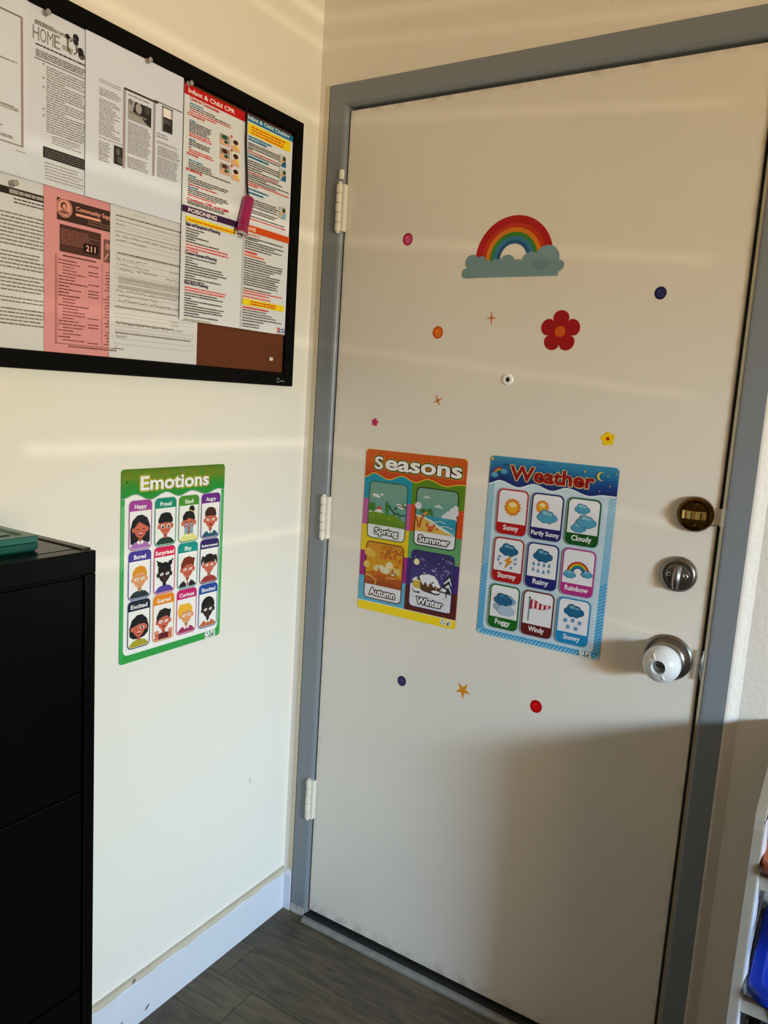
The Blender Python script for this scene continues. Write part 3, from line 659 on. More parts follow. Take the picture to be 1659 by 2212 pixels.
    for sx in (-7.5, 7.5):
        if eye == 'shut': a.arc(cx + sx, cy + 3, 3.2, 4.3, 200, 340, dk, n=8)
        elif eye == 'big': ell(sx, 1, 4.6, 5, (236, 230, 226), n=16); ell(sx, 1.4, 3, 3.4, dk, n=12); ell(sx - 1, 0, 1, 1, (240, 240, 240), n=8)
        elif eye == 'tears': a.poly([(cx + sx - 4.5, cy + 1), (cx + sx + 4.5, cy + 1), (cx + sx + 5, cy + 24), (cx + sx - 4, cy + 24)], (120, 158, 182)); a.line([(cx + sx - 4, cy - 1), (cx + sx + 4, cy - .5)], 1.3, dk)
        elif eye == 'slant': ell(sx, 0, 5, 2.4, (232, 226, 222), rot=-18 if sx > 0 else 18, n=14); ell(sx * .9, .3, 1.4, 1.4, dk, n=8)
        elif eye == 'wink' and sx < 0: a.line([(cx + sx - 4, cy), (cx + sx + 4, cy + 1.6)], 1.2, dk)
        elif eye == 'wink': ell(sx, 0, 5, 3.2, (236, 230, 226), n=14); ell(sx, 0, 2.8, 2.8, dk, n=10)
        elif eye == 'side': ell(sx, 0, 4.8, 2.5, (236, 230, 226), rot=-14, n=14); ell(sx - 1, .3, 1.4, 1.4, (60, 50, 50), n=8)
        else: ell(sx, 0, 5, 3.0, (238, 234, 230), rot=-12, n=14); ell(sx, 0, 1.5, 1.5, (70, 60, 60), n=8)
        if eye not in ('shut', 'tears') and sk != SK3: a.line([(cx + sx - 4, cy - 5.4), (cx + sx + 4, cy - 5.6)], .8, tuple(v * .6 for v in sk), up=False)
    if sk != SK3:
        for sx in (-9, 9): ell(sx, 7, 3.2, 2.2, (min(255, sk[0] + 8), sk[1] - 18, sk[2] - 10), n=12, up=(sx < 0))
    if mouth == 'grin': a.ell(cx, cy + 8, 6, 5.5, (150, 36, 40), t0=0, t1=180, n=14); a.line([(cx - 5, cy + 8.8), (cx + 5, cy + 8.8)], 1.4, (240, 230, 228))
    elif mouth == 'smile': a.arc(cx, cy + 6, 4.6, 5.5, 25, 155, (110, 30, 34), n=10)
    elif mouth == 'frown': a.arc(cx, cy + 15, 3.5, 4.6, 210, 330, (110, 30, 34), n=10)
    elif mouth == 'open': ell(0, 11, 4, 3, (150, 30, 38), n=14)
    elif mouth == 'flat': a.line([(cx - 3, cy + 11), (cx + 3, cy + 11)], 1.1, (150, 50, 50))
    else: ell(0, 11.5, 2.6, 1.8, (110, 52, 54), n=10)
    if nm == 'Scared':
        for sx in (-1, 1):
            hx, hy = cx + sx * 18, cy + 29; a.poly([(hx - 4, Y + H_ - 3), (hx - 5, hy), (hx, hy - 3), (hx + 5, hy), (hx + 4, Y + H_ - 3)], (208, 112, 88))
            for k in (-2, -1, 0, 1, 2): a.line([(hx + k * 1.6, hy), (hx + k * 3.0, hy - 13 + abs(k) * 1.6)], 1.9, (214, 122, 98), up=False)
    a.done('picture_card')
a.z = basez

# ---- seasons chart on the door
SE, a = chart('seasons_poster', ROTD, (0.1895, -0.0004, 1.2625), 267, 388, M_PRINT, 'Seasons picture chart with four scenes and an orange banner', 1.02, mat('chart_edge_orange', (196, 90, 20), 0.5))
a.poly(rrpts(0, 0, 267, 388, 7), (238, 208, 6))
a.rect(0, 366, 267, 368, (226, 222, 200))
for i, c in enumerate(((20, 140, 170), (180, 86, 152), (218, 188, 12), (152, 34, 120), (88, 166, 200))): a.rect(0, [50, 117, 180, 243, 305][i], 131, [117, 180, 243, 305, 366][i], c, up=(i == 0))
for i, c in enumerate(((84, 128, 16), (196, 68, 14), (88, 150, 96), (58, 36, 112), (84, 20, 16))): a.rect(131, [50, 116, 179, 242, 306][i], 267, [116, 179, 242, 306, 366][i], c, up=(i == 0))
lo = wave(a, 0, 267, [(0, 66), (25, 54), (66, 66), (103, 54), (138, 65), (171, 54), (218, 65), (252, 58), (267, 57)], 0, None)
a.line([(x, y + .6) for x, y in lo], 3, (222, 188, 40)); wavegrad(a, lo, 0.2, [(196, 86, 16), (190, 78, 14), (184, 66, 16)])
for i in range(22):
    r = random.uniform(1, 2.6); a.ell(random.uniform(8, 260), random.uniform(5, 50), r, r * 1.2, random.choice([(208, 104, 22), (172, 58, 14)]), n=8, up=(i == 0))
a.done('banner'); a.z += DZ

LS = (('stroke', 3.4, (218, 184, 24)), ('stroke', 2.3, (34, 22, 14)), (0.03, (226, 224, 222)))
a.text('S', 25, 46, 49, 15, (0, 0, 0), LS); a.z -= DZ * 3; a.text('easons', 54, 45.5, 256, 20, (0, 0, 0), LS); a.done('title_lettering')
recycle(a, 229, 370.5, 12); a.done('recycling_marks')
bz = a.z + DZ
def card(a, X, Y, X2, Y2, yl, bc, nm, tx0, ty0, tx1, ty1, out, r=12, bw=2.2):
    a.z = bz; a.rr(X, Y, X2, Y2, r, bc); a.rr(X + bw, Y + bw, X2 - bw, Y2 - bw, r - 2, (218, 220, 228))
    return (X + bw, Y + bw, X2 - bw, yl)
def spt(nm, x0, y0, x1, y1, out): a.text(nm, x0, y0, x1, y1, (230, 230, 232), (('stroke', 2.1, out), (0.03, (232, 232, 234))))
# spring
x0, y0, x1, y1 = card(a, 15, 74, 121, 210.5, 177.5, (50, 92, 42), '', 0, 0, 0, 0, None)
a.rr(x0, y0, x1, y1, 10, (110, 152, 140), corners=(1, 0, 0, 1)); a.grad(x0, 110, x1, 150, [(110, 152, 140), (96, 150, 146), (92, 152, 150)])
for cx, cy, r in ((36, 108, 7), (30, 107, 5), (43, 110, 4), (51, 104, 4)): a.ell(cx, cy, r, r * .62, (214, 216, 214))
for cx, cy, r in ((100, 125, 8), (108, 128, 7), (113, 122, 6)): a.ell(cx, cy, r, r * .6, (212, 216, 214))
a.poly([(x0, 144), (34, 143), (60, 146), (60, 150), (x0, 152)], (196, 206, 206))
a.poly([(x0, 150), (30, 147), (60, 147), (90, 150), (x1, 163), (x1, y1), (x0, y1)], (98, 136, 20))
a.poly([(x0, 166), (50, 160), (90, 166), (x1, 174), (x1, y1), (x0, y1)], (86, 126, 18))
for cx in (20, 26, 31): a.ell(cx, 136, 4, 11, (62, 120, 30))
a.ell(68, 138, 4.5, 16, (64, 124, 34)); a.ell(66, 126, 3, 9, (50, 108, 30))
a.poly([(40, 147), (40, 138), (46, 132), (54, 139), (54, 147)], (222, 214, 206)); a.poly([(38, 139), (46, 131), (56, 139), (50, 140)], (186, 74, 34))
a.line([(x1, 146), (104, 147), (90, 144), (80, 138), (72, 128)], 2.6, (34, 28, 18)); a.line([(x1, 128), (106, 126), (98, 124), (92, 131), (87, 137)], 2.0, (34, 28, 18))
for cx, cy in ((103, 152), (92, 133), (114, 124), (88, 147), (110, 120), (99, 144), (74, 128)): a.ell(cx, cy, 4.4, 2, (54, 110, 30), rot=random.uniform(-60, 60), n=10)
for cx, cy, c in ((31, 155, (206, 190, 20)), (38, 157, (120, 80, 110)), (76, 158, (206, 190, 20))): a.ell(cx, cy, 1.8, 1.6, c, n=8)
spt('Spring', 38, 203, 102, 184, (40, 66, 34)); a.done('picture_card')
# summer
x0, y0, x1, y1 = card(a, 144, 73.5, 252.5, 209, 175.5, (22, 26, 16), '', 0, 0, 0, 0, None)
a.rr(x0, y0, x1, y1, 10, (112, 152, 138), corners=(1, 0, 0, 1)); a.grad(x0, 95, x1, 140, [(112, 152, 138), (96, 148, 140), (90, 150, 148)])
a.ell(151, 117, 9, 8, (206, 208, 214)); a.poly([(162, 98), (171, 92), (182, 97)], (196, 204, 200)); a.poly([(190, 115), (204, 108), (216, 117)], (190, 200, 196))
for cx, cy, r in ((222, 136, 9), (232, 130, 11), (243, 122, 12), (247, 112, 7), (240, 138, 12)): a.ell(cx, cy, r, r * .9, (202, 206, 216))
a.grad(x0 + 25, 138, x1, 176, [(40, 142, 168), (30, 134, 168), (100, 168, 176)])
a.poly([(x0, 138), (166, 140), (188, 146), (206, 156), (232, 166), (x1, 175.5), (x0, 175.5)], (204, 212, 206)); a.poly([(x0, 142), (164, 143), (184, 150), (200, 160), (226, 170), (x1, 175.5), (x0, 175.5)], (206, 164, 70))
a.line([(196, 150), (210, 146), (224, 150)], 1.6, (206, 216, 216)); a.line([(212, 158), (228, 156), (244, 160)], 1.6, (206, 216, 216))
a.line([(157, 168), (160, 150), (169, 134)], 5, (168, 76, 28)); a.line([(154, 166), (151, 152), (147, 142)], 4, (168, 76, 28))
for ang, l in ((200, 24), (170, 18), (225, 20), (330, 26), (5, 22), (300, 18), (35, 24), (150, 12)):
    t = math.radians(ang); cx, cy = 171, 128
    a.poly([(cx, cy), (cx + l * .5 * math.cos(t) + 2, cy - l * .5 * math.sin(t) * .5 - 5), (cx + l * math.cos(t), cy - l * math.sin(t) * .5 + 6), (cx + l * .5 * math.cos(t) - 1, cy - l * .5 * math.sin(t) * .5 + 1)], random.choice([(62, 116, 24), (48, 100, 20), (80, 132, 30)]))
a.ell(170, 134, 3.2, 3.2, (214, 136, 24)); a.ell(174, 131, 3, 3, (214, 136, 24))
a.ell(187, 164, 8, 7, (196, 96, 32)); a.ell(184, 157, 2, 3, (220, 220, 214)); a.ell(190, 157, 2, 3, (220, 220, 214)); a.ell(178, 158, 3, 4, (190, 80, 26)); a.ell(196, 158, 3, 4, (190, 80, 26)); a.ell(187, 170, 6, 3, (176, 70, 24)); a.ell(204, 165, 3, 2, (190, 84, 26))
spt('Summer', 158, 200.5, 238, 184, (20, 22, 22)); a.done('picture_card')
# autumn
x0, y0, x1, y1 = card(a, 16, 218.5, 121.5, 358.5, 323.5, (104, 16, 20), '', 0, 0, 0, 0, None)
a.rr(x0, y0, x1, y1, 10, (190, 134, 30), corners=(1, 0, 0, 1)); a.grad(x0, 232, x1, 300, [(192, 136, 30), (196, 140, 14), (204, 150, 18)])
for cx, cy, r, c in ((24, 246, 12, (206, 166, 70)), (36, 250, 8, (206, 166, 70)), (20, 276, 9, (210, 182, 90)), (50, 282, 10, (206, 190, 130)), (62, 280, 9, (212, 202, 170)), (84, 270, 10, (220, 208, 160)), (94, 282, 10, (210, 186, 110)), (108, 282, 9, (206, 178, 90)), (74, 284, 10, (214, 204, 170))): a.ell(cx, cy, r, r * .9, c)
a.poly([(x0, 296), (40, 288), (70, 292), (104, 290), (x1, 300), (x1, y1), (x0, y1)], (184, 96, 16)); a.poly([(x0, 306), (60, 296), (x1, 302), (x1, y1), (x0, y1)], (166, 78, 14)); a.poly([(x0, 318), (70, 308), (x1, 316), (x1, y1), (x0, y1)], (146, 66, 12))
a.line([(x0, 300), (36, 304), (50, 312), (46, 323)], 3.4, (210, 164, 70)); a.line([(104, 286), (108, 296), (96, 300), (76, 301), (80, 308)], 2.6, (206, 160, 66))
a.poly([(52, 292), (56, 278), (60, 292)], (180, 90, 20)); a.poly([(90, 284), (95, 276), (97, 284)], (150, 50, 20)); a.poly([(90, 288), (100, 288), (98, 294), (92, 293)], (206, 200, 190)); a.line([(89, 287), (101, 287)], 2.2, (110, 20, 20))
a.line([(68, 250), (76, 242), (92, 238), (x1, 240)], 1.6, (60, 30, 20))
for k in range(46):
    t = random.random(); cx = 60 + t * 58; cy = 232 + random.uniform(-6, 22) + (10 if t > .75 else 0) * random.random() * 3
    a.ell(min(cx, x1 - 3), min(cy, 285), random.uniform(2, 4), random.uniform(1.6, 3), random.choice([(196, 96, 12), (178, 76, 12), (208, 122, 20)]), rot=random.uniform(0, 90), n=7, up=(k % 8 == 0))
spt('Autumn', 33, 349, 104, 331, (92, 14, 20)); a.done('picture_card')
# winter
x0, y0, x1, y1 = card(a, 142, 219.5, 254, 355.5, 320, (38, 34, 84), '', 0, 0, 0, 0, None)
a.rr(142, 219.5, 254, 316, 12, (46, 40, 96), corners=(1, 0, 0, 1)); a.grad(143, 240, 253, 300, [(46, 40, 96), (58, 52, 112), (70, 64, 124)])
a.ell(157, 248, 7.5, 7.5, (220, 214, 160)); 
for cx, cy, w_, c in ((172, 240, 8, (96, 90, 140)), (240, 236, 10, (88, 82, 136)), (238, 258, 9, (104, 98, 148)), (203, 262, 6, (150, 148, 186))): a.ell(cx, cy, w_, w_ * .4, c, rot=12)
for k in range(16): a.ell(random.uniform(148, 248), random.uniform(228, 284), 1.5, 1.3, (190, 188, 214), n=8, up=(k == 0))
a.poly([(x0, 300), (170, 302), (200, 306), (230, 302), (x1, 304), (x1, 352), (x0 + 4, 352), (x0, 346)], (212, 214, 224)); a.poly([(x0, 330), (200, 326), (x1, 336), (x1, 338), (200, 329), (x0, 333)], (190, 194, 210))
a.poly([(152, 308), (150, 292), (172, 290), (172, 310)], (196, 166, 60)); a.poly([(172, 310), (170, 294), (222, 296), (224, 312), (200, 316), (180, 314)], (78, 48, 18))
a.poly([(148, 292), (156, 284), (166, 282), (172, 276), (190, 272), (206, 274), (216, 284), (224, 298), (218, 300), (210, 296), (206, 301), (198, 290), (190, 302), (184, 290), (178, 300), (170, 288), (164, 292)], (222, 224, 232))
a.poly([(160, 288), (166, 279), (171, 290)], (60, 40, 20)); a.ell(203, 290, 3.2, 2, (90, 70, 60)); a.ell(213, 301, 2.4, 3, (196, 140, 80)); a.ell(192, 299, 2.4, 3, (196, 140, 80)); a.ell(179, 271, 3, 1.5, (230, 230, 236)); a.line([(178, 275), (178, 271)], 3, (60, 40, 30))
a.poly([(148, 312), (158, 318), (172, 316), (170, 320), (156, 320)], (40, 30, 16)); a.ell(211, 313, 12, 4, (48, 42, 26)); a.ell(212, 310, 11, 3.4, (222, 226, 232))
for k in range(5): a.poly([(246 - k * .5, 262 + k * 8), (233 - k * 3, 280 + k * 7), (252, 282 + k * 7)], (26, 34, 28) if k % 2 == 0 else (206, 210, 220))
a.poly([(226, 306), (234, 290), (242, 300), (246, 306)], (46, 50, 44)); a.ell(233, 302, 7, 4, (214, 218, 226)); a.line([(240, 318), (240, 300)], 2, (40, 40, 40)); a.ell(240, 322, 6, 3, (200, 204, 216))
spt('Winter', 164, 346, 232, 329, (18, 26, 60)); a.done('picture_card')

# ---- weather chart on the door
WE, a = chart('weather_poster', ROTD, (0.5108, -0.0004, 1.2770), 277, 396, M_PRINT, 'blue Weather picture chart with nine pictures and red title', 1.02, mat('chart_edge_blue', (60, 130, 180), 0.5))
a.poly(rrpts(0, 0, 277, 396, 7), (144, 194, 218))
a.grad(0, 58, 277, 388, [(164, 194, 208), (124, 176, 210), (104, 172, 214)])
for i in range(48):
    y = 60 + i * 7; c = (120, 172, 204) if y < 230 else (44, 140, 196)
    if y < 378:
        a.poly([(0, y + 9), (14, y - 1), (14, y + 2), (0, y + 12)], c, up=(i == 0)); a.poly([(262, y + 9), (277, y - 1), (277, y + 2), (262, y + 12)], c, up=False)
for i in range(32):
    x = 6 + i * 8.2; a.poly([(x, 394), (x + 10, 382), (x + 14, 382), (x + 4, 394)], (44, 140, 196), up=(i == 0))
a.rr(14, 40, 262, 383, 10, (186, 206, 220))
lo = wave(a, 0, 277, [(0, 60), (25, 51), (68, 62), (103, 51), (142, 61), (175, 51), (222, 62), (250, 57), (277, 57)], 0, None)
a.line([(x, y + 1) for x, y in lo], 3.4, (216, 224, 232)); wavegrad(a, lo, 0.2, [(54, 134, 172), (30, 108, 160), (18, 64, 132), (14, 34, 98)])
for k in range(8): a.ell(random.uniform(10, 265), random.uniform(8, 45), random.uniform(7, 14), 2.6, (30, 100, 154), n=14, up=(k == 0))
def cloudy(a, cx, cy, s, c, dk, hi=None):
    for ox, oy, r, cc in ((0, 0, 0, dk), (0, 0, 0, c)):
        e = .9 if cc == dk else 0
        for dx, dy, rr_ in ((-9.5, 1.5, 5.4), (-4, -4, 6.4), (3.5, -2.5, 6.2), (9.5, 1.5, 5.6), (-4, 4.5, 5.4), (4, 4.5, 5.6), (0, 1, 7)):
            a.ell(cx + dx * s, cy + dy * s, rr_ * s + e, rr_ * s * .85 + e, cc, n=18)
    if hi: a.ell(cx - 3 * s, cy - 5.5 * s, 4.4 * s, 2.6 * s, hi, n=14); a.ell(cx + 4.5 * s, cy - 4 * s, 3.4 * s, 1.8 * s, hi, n=12)
LB, LD, LH = (70, 146, 180), (30, 84, 120), (136, 180, 192); DB, DD, DH = (24, 88, 130), (10, 52, 88), (96, 150, 170)
a.done('banner')
a.arc(22, 37, 10, 13.5, 180, 360, (150, 50, 36), n=16); a.arc(22, 37, 7, 10, 180, 360, (196, 160, 50), n=16); a.arc(22, 37, 4.5, 7, 180, 360, (46, 120, 90), n=16)
cloudy(a, 12, 41, .55, LB, LB, LH); cloudy(a, 34, 32, .5, LB, LB, LH); a.ell(5, 7, 3.4, 3.2, (204, 158, 70)); a.done('rainbow_picture')
for cx, cy, r in ((209, 14, 3.2), (256, 18, 2.2), (272, 12, 2), (262, 38, 2), (242, 50, 2)):
    a.poly([(cx + (r if i % 2 == 0 else r * .45) * math.cos(math.radians(-90 + 36 * i)), cy + (r if i % 2 == 0 else r * .45) * math.sin(math.radians(-90 + 36 * i))) for i in range(10)], (206, 180, 60), up=False)
a.done('star_pictures', kind='stuff'); a.up(); P_ = []
for k in range(25):
    t = math.radians(52 + k * 256 / 24); o1 = (243 + 9 * math.cos(t), 20 + 9 * math.sin(t)); f = math.sin(math.pi * k / 24) * 4.6; P_ += [a.tf(*o1), a.tf(243 + (9 - f) * math.cos(t), 20 + (9 - f) * math.sin(t))]
a.raw(P_, [(2 * k, 2 * k + 1, 2 * k + 3, 2 * k + 2) for k in range(24)], a.col((214, 190, 78))); a.done('moon_picture')
a.text('Weather', 47, 48, 231, 17, (140, 8, 14), (('stroke', 1.9, (216, 200, 150)), (0.03, (142, 8, 14)))); a.done('title_lettering')
recycle(a, 234, 383.5, 11); a.done('recycling_marks')
bz = a.z + DZ
wcol = [25.3, 102.5, 180.3]; wrow = [68.0, 173.0, 277.0]
wnames = [('Sunny', (166, 12, 18)), ('Partly Sunny', (28, 24, 92)), ('Cloudy', (8, 74, 26)), ('Stormy', (160, 10, 16)), ('Rainy', (24, 28, 104)), ('Rainbow', (164, 44, 124)), ('Foggy', (14, 92, 20)), ('Windy', (88, 20, 18)), ('Snowy', (22, 124, 178))]
def sunp(a, cx, cy, r, n=16):
    pts = [(cx + (r if i % 2 == 0 else r * .74) * math.cos(math.pi * i / n), cy + (r if i % 2 == 0 else r * .74) * math.sin(math.pi * i / n)) for i in range(2 * n)]
    a.poly(pts, (208, 112, 14)); a.ell(cx, cy, r * .68, r * .68, (190, 92, 12)); a.ell(cx, cy, r * .62, r * .62, (222, 160, 24)); a.ell(cx, cy - r * .25, r * .42, r * .26, (226, 208, 150))
for i, (nm, hc) in enumerate(wnames):
    X, Y = wcol[i % 3], wrow[i // 3]; W_, H_ = 69.5, 97.5; a.z = bz
    a.rr(X - 1, Y - 1, X + W_ + 1, Y + H_ + 1.6, 13, (150, 172, 188)); a.rr(X, Y, X + W_, Y + H_, 12, hc); a.rr(X + 3, Y + 3, X + W_ - 3, Y + 73, 9.5, (216, 217, 224), corners=(1, 0, 0, 1))
    dsc = 'y' in nm; nw = min(31, 3.55 * len(nm)); hh = 12 if nm != 'Partly Sunny' else 10
    a.text(nm, X + 35 - nw, Y + (92 if dsc else 88.5), X + 35 + nw, Y + (92 if dsc else 88.5) - hh - (3 if dsc else -1), (222, 222, 226), ((0.03, None),))
    cx, cy = X + 35, Y + 38
    if nm == 'Sunny': sunp(a, cx, cy, 21)
    elif nm == 'Partly Sunny': sunp(a, cx - 11, cy - 9, 16); cloudy(a, cx + 1, cy + 10, 1.45, LB, LD, LH)
    elif nm == 'Cloudy': cloudy(a, cx - 4, cy - 16, 1.05, LB, LD, LH); cloudy(a, cx - 8, cy + 23, 1.0, LB, LD, LH); cloudy(a, cx + 7, cy + 9, 1.35, LB, LD, LH)
    elif nm in ('Stormy', 'Rainy', 'Snowy'):
        cloudy(a, cx, cy - 12, 1.4, DB, DD, DH)
        if nm == 'Stormy':
            a.poly([(cx + 4, cy + 2), (cx - 9, cy + 14), (cx - 1, cy + 14), (cx - 6, cy + 30), (cx + 12, cy + 10), (cx + 3, cy + 10), (cx + 9, cy + 2)], (206, 128, 26))
            for dx, dy in ((-20, 5), (-22, 12), (-16, 20), (17, 6), (17, 16), (9, 26)): a.poly([(cx + dx - 3, cy + dy - 2.4), (cx + dx + 4, cy + dy - 2.4), (cx + dx, cy + dy + 4)], (84, 136, 180), up=False)
        elif nm == 'Rainy':
            for k, (dx, dy) in enumerate([(-18, 8), (-7, 8), (5, 8), (16, 8), (-18, 20), (-7, 22), (5, 23), (16, 20)]): a.poly([(cx + dx, cy + dy - 6), (cx + dx + 3, cy + dy + 1), (cx + dx, cy + dy + 3.5), (cx + dx - 3, cy + dy + 1)], (78, 134, 172), up=False)
        else:
            for dx, dy in ((-16, 10), (0, 8), (15, 11), (-9, 23), (8, 24)):
                for t in (0, 60, 120):
                    c_, s_ = 5.2 * math.cos(math.radians(t)), 5.2 * math.sin(math.radians(t)); a.line([(cx + dx - c_, cy + dy - s_), (cx + dx + c_, cy + dy + s_)], 1.1, (62, 132, 190), up=(t == 0))
                a.arc(cx + dx, cy + dy, 2.6, 3.4, 0, 360, (90, 150, 200), n=12)
    elif nm == 'Rainbow':
        for k, c in enumerate(((160, 26, 26), (196, 90, 20), (206, 178, 30), (40, 130, 70), (30, 110, 160), (26, 60, 120))): a.arc(cx, cy + 12, 24 - (k + 1) * 2.4, 24 - k * 2.4, 180, 360, c, n=20)
        cloudy(a, cx - 17, cy + 16, .85, LB, LD, LH); cloudy(a, cx + 19, cy + 11, .75, LB, LD, LH)
    elif nm == 'Foggy': cloudy(a, cx + 7, cy - 6, 1.25, (124, 156, 182), (104, 138, 168)); cloudy(a, cx - 6, cy + 10, 1.2, (140, 164, 188), (120, 146, 176)); cloudy(a, cx + 6, cy + 16, 1.3, (166, 182, 202), (146, 164, 190)); cloudy(a, cx - 2, cy - 6, 1.35, DB, DD, (52, 112, 150))
    else:
        a.line([(cx - 20, cy - 20), (cx - 20, cy + 28)], 3, (96, 122, 130)); a.ell(cx - 20, cy - 22, 2.6, 2.6, (70, 100, 112))
        for k in range(9):
            xa = cx - 18 + k * 5.1; xb = xa + 5.2; f = lambda x_: (9.5 * (1 - (x_ - (cx - 18)) / 52) + 1, 1.8 * math.sin((x_ - cx) / 6))
            h1, o1 = f(xa); h2, o2 = f(xb); a.poly([(xa, cy - 8 + o1 - h1), (xb, cy - 8 + o2 - h2), (xb - .8, cy - 8 + o2 + h2), (xa - .8, cy - 8 + o1 + h1)], (150, 26, 44) if k % 2 == 0 else (228, 196, 200), up=(k == 0))
        for sg in (-1, 1): a.line([(cx - 18 + q * 5.1, cy - 8 + 1.8 * math.sin((q * 5.1 - 18) / 6) + sg * (9.5 * (1 - q * 5.1 / 52) + 1)) for q in range(10)], .8, (130, 20, 40))
    a.done('picture_card')

# ------------------------------------------------------------------ bulletin board
BY0, BY1, BZ0, BZ1 = -0.990, -0.0765, 1.3965, 1.9870; BF = 0.033; BZ_IN0, BZ_IN1 = 1.4235, 1.9575
brd = empty('bulletin_board', Matrix.Translation((0.0, (BY0 + BY1) / 2, BZ0)), label='black-framed cork bulletin board crowded with papers on the left wall', category='bulletin board')
inv = brd.matrix_world.inverted()
def bpart(name, bm, m, **k):
    o = build(name, bm, m, None, **k); o.data.transform(inv); o.parent = brd; return o
bm = bmesh.new(); box(bm, 0.0008, 0.008, BY0 + .01, BY1 - .01, BZ0 + .01, BZ1 - .01); bpart('cork_panel', bm, M_CORK)
bm = bmesh.new()
def ringframe(x):
    return [[bm.verts.new((x_, y, z)) for (y, z) in ((BY0 + o_, BZ0 + o_), (BY1 - o_, BZ0 + o_), (BY1 - o_, BZ1 - o_), (BY0 + o_, BZ1 - o_))] for x_, o_ in x]
rg = ringframe([(0.0006, 0.0), (0.016, 0.0), (0.018, 0.002), (0.018, 0.0285), (0.015, 0.0305), (0.0085, 0.0305)])
for A, B in zip(rg, rg[1:]):
    for i in range(4): bm.faces.new((A[i], A[(i + 1) % 4], B[(i + 1) % 4], B[i]))
bpart('frame', bm, M_BLACKF)
# maker's mark on the lower right of the frame
y_, z_ = onL(606, 822, 0.018)
lg = empty('tmp2', frameM(ROTL, (0.01805, y_, z_)))
a = Art(lg, lambda u, v: (u / 1000, v / 1000), 0.8, M_PRINT)
a.arc(-9, 0, 4.0, 5.4, 30, 170, (150, 152, 140), n=10); a.arc(-9, 0, 4.0, 5.4, 190, 330, (150, 152, 140), n=10); a.words(-4, -1.2, 14, 3.0, (118, 120, 112), wl=(2, 3.5), gap=.5)
o = a.done('maker_mark', label='small pale maker mark'); o.parent = None; o.matrix_world = lg.matrix_world; o.data.transform(inv @ lg.matrix_world); o.matrix_world = Matrix(); o.parent = brd
bpy.data.objects.remove(lg)

PX = 0.0088
def paper(name, y0, y1, z0, z1, level, c, label, gain=0.80, cat='paper', group='papers pinned on the bulletin board'):
    """sheet on the board; art coordinates are photograph pixels dropped on the sheet's own plane"""
    X = PX + level * 0.0013; root = empty(name, frameM(ROTL, (X, y0, z0)), label=label, category=cat, group=group)
    W, H = y1 - y0, z1 - z0
    bm = bmesh.new(); n = 12; rs = []
    for j in range(2):
        rs.append([[bm.verts.new((W * i / n, H * k, 0.0003 * math.sin(i * 1.3 + level) * 0.25 + (0.00025 if j else 0))) for i in range(n + 1)] for k in (0, 1)])
    for i in range(n): bm.faces.new((rs[1][0][i], rs[1][0][i + 1], rs[1][1][i + 1], rs[1][1][i])); bm.faces.new((rs[0][0][i], rs[0][0][i + 1], rs[0][1][i + 1], rs[0][1][i]))
    g = lin(c); m = mat('paper_%d_%d_%d' % c, tuple(c), 0.85)
    build('sheet', bm, m, root)
    a = Art(root, lambda u, v: (u, v), gain, M_PAPER); a.z = 0.00042; a.dz = 0.000014
    a.P = lambda px, py: (lambda q: (q[0] - y0, q[1] - z0))(onL(px, py, X + 0.0005))
    def qbox(x0, yA, x1, yB):     # from left-top pixel to right-bottom pixel
        p, q = a.P(x0, yA), a.P(x1, yB); return p[0], p[1], q[0], q[1]
    a.Q = qbox
    return root, a
G1, G2, G3 = (118, 114, 110), (96, 92, 90), (150, 146, 144)
def block(a, x0, yA, x1, yB, n, c, ragged=0.25, h=0.45, wl=(.004, .013), short=()):
    """n lines of small print in the pixel box (left top .. right bottom)"""
    u0, v0, u1, v1 = a.Q(x0, yA, x1, yB); a.up()
    for i in range(n):
        v = v0 + (v1 - v0) * (i + .5) / n; e = u1 - (u1 - u0) * (random.uniform(0, ragged) if i not in short else .6)
        x = u0
        hh = abs(v1 - v0) / n * h
        while x < e:
            q = min(e, x + random.uniform(*wl)); k = hh * random.uniform(.8, 1)
            a.raw([(x, v - k / 2), (q, v - k / 2), (q, v + k / 2), (x, v + k / 2)], [(0, 1, 2, 3)], a.col(c)); x = q + .0011
def blockuv(a, u0, vtop, u1, vbot, n, c, ragged=.2, h=.45, wl=(.004, .013), short=()):
    a.up()
    for i in range(n):
        v = vtop + (vbot - vtop) * (i + .5) / n; e = u1 - (u1 - u0) * (random.uniform(0, ragged) if i not in short else .55); x = u0; hh = abs(vbot - vtop) / n * h
        while x < e:
            q = min(e, x + random.uniform(*wl)); k = hh * random.uniform(.75, 1)
            a.raw([(x, v - k / 2), (q, v - k / 2), (q, v + k / 2), (x, v + k / 2)], [(0, 1, 2, 3)], a.col(c)); x = q + .0011
def prect(a, x0, yA, x1, yB, c): u0, v0, u1, v1 = a.Q(x0, yA, x1, yB); a.rect(u0, v0, u1, v1, c)
def ptext(a, s, x0, yA, x1, yB, c, off=0.02):
    """left-bottom pixel to right-top pixel"""
    p, q = a.P(x0, yA), a.P(x1, yB); a.text(s, p[0], p[1], q[0], q[1], c, ((off, None),))
WH = (226, 226, 244); WG = (214, 216, 224)
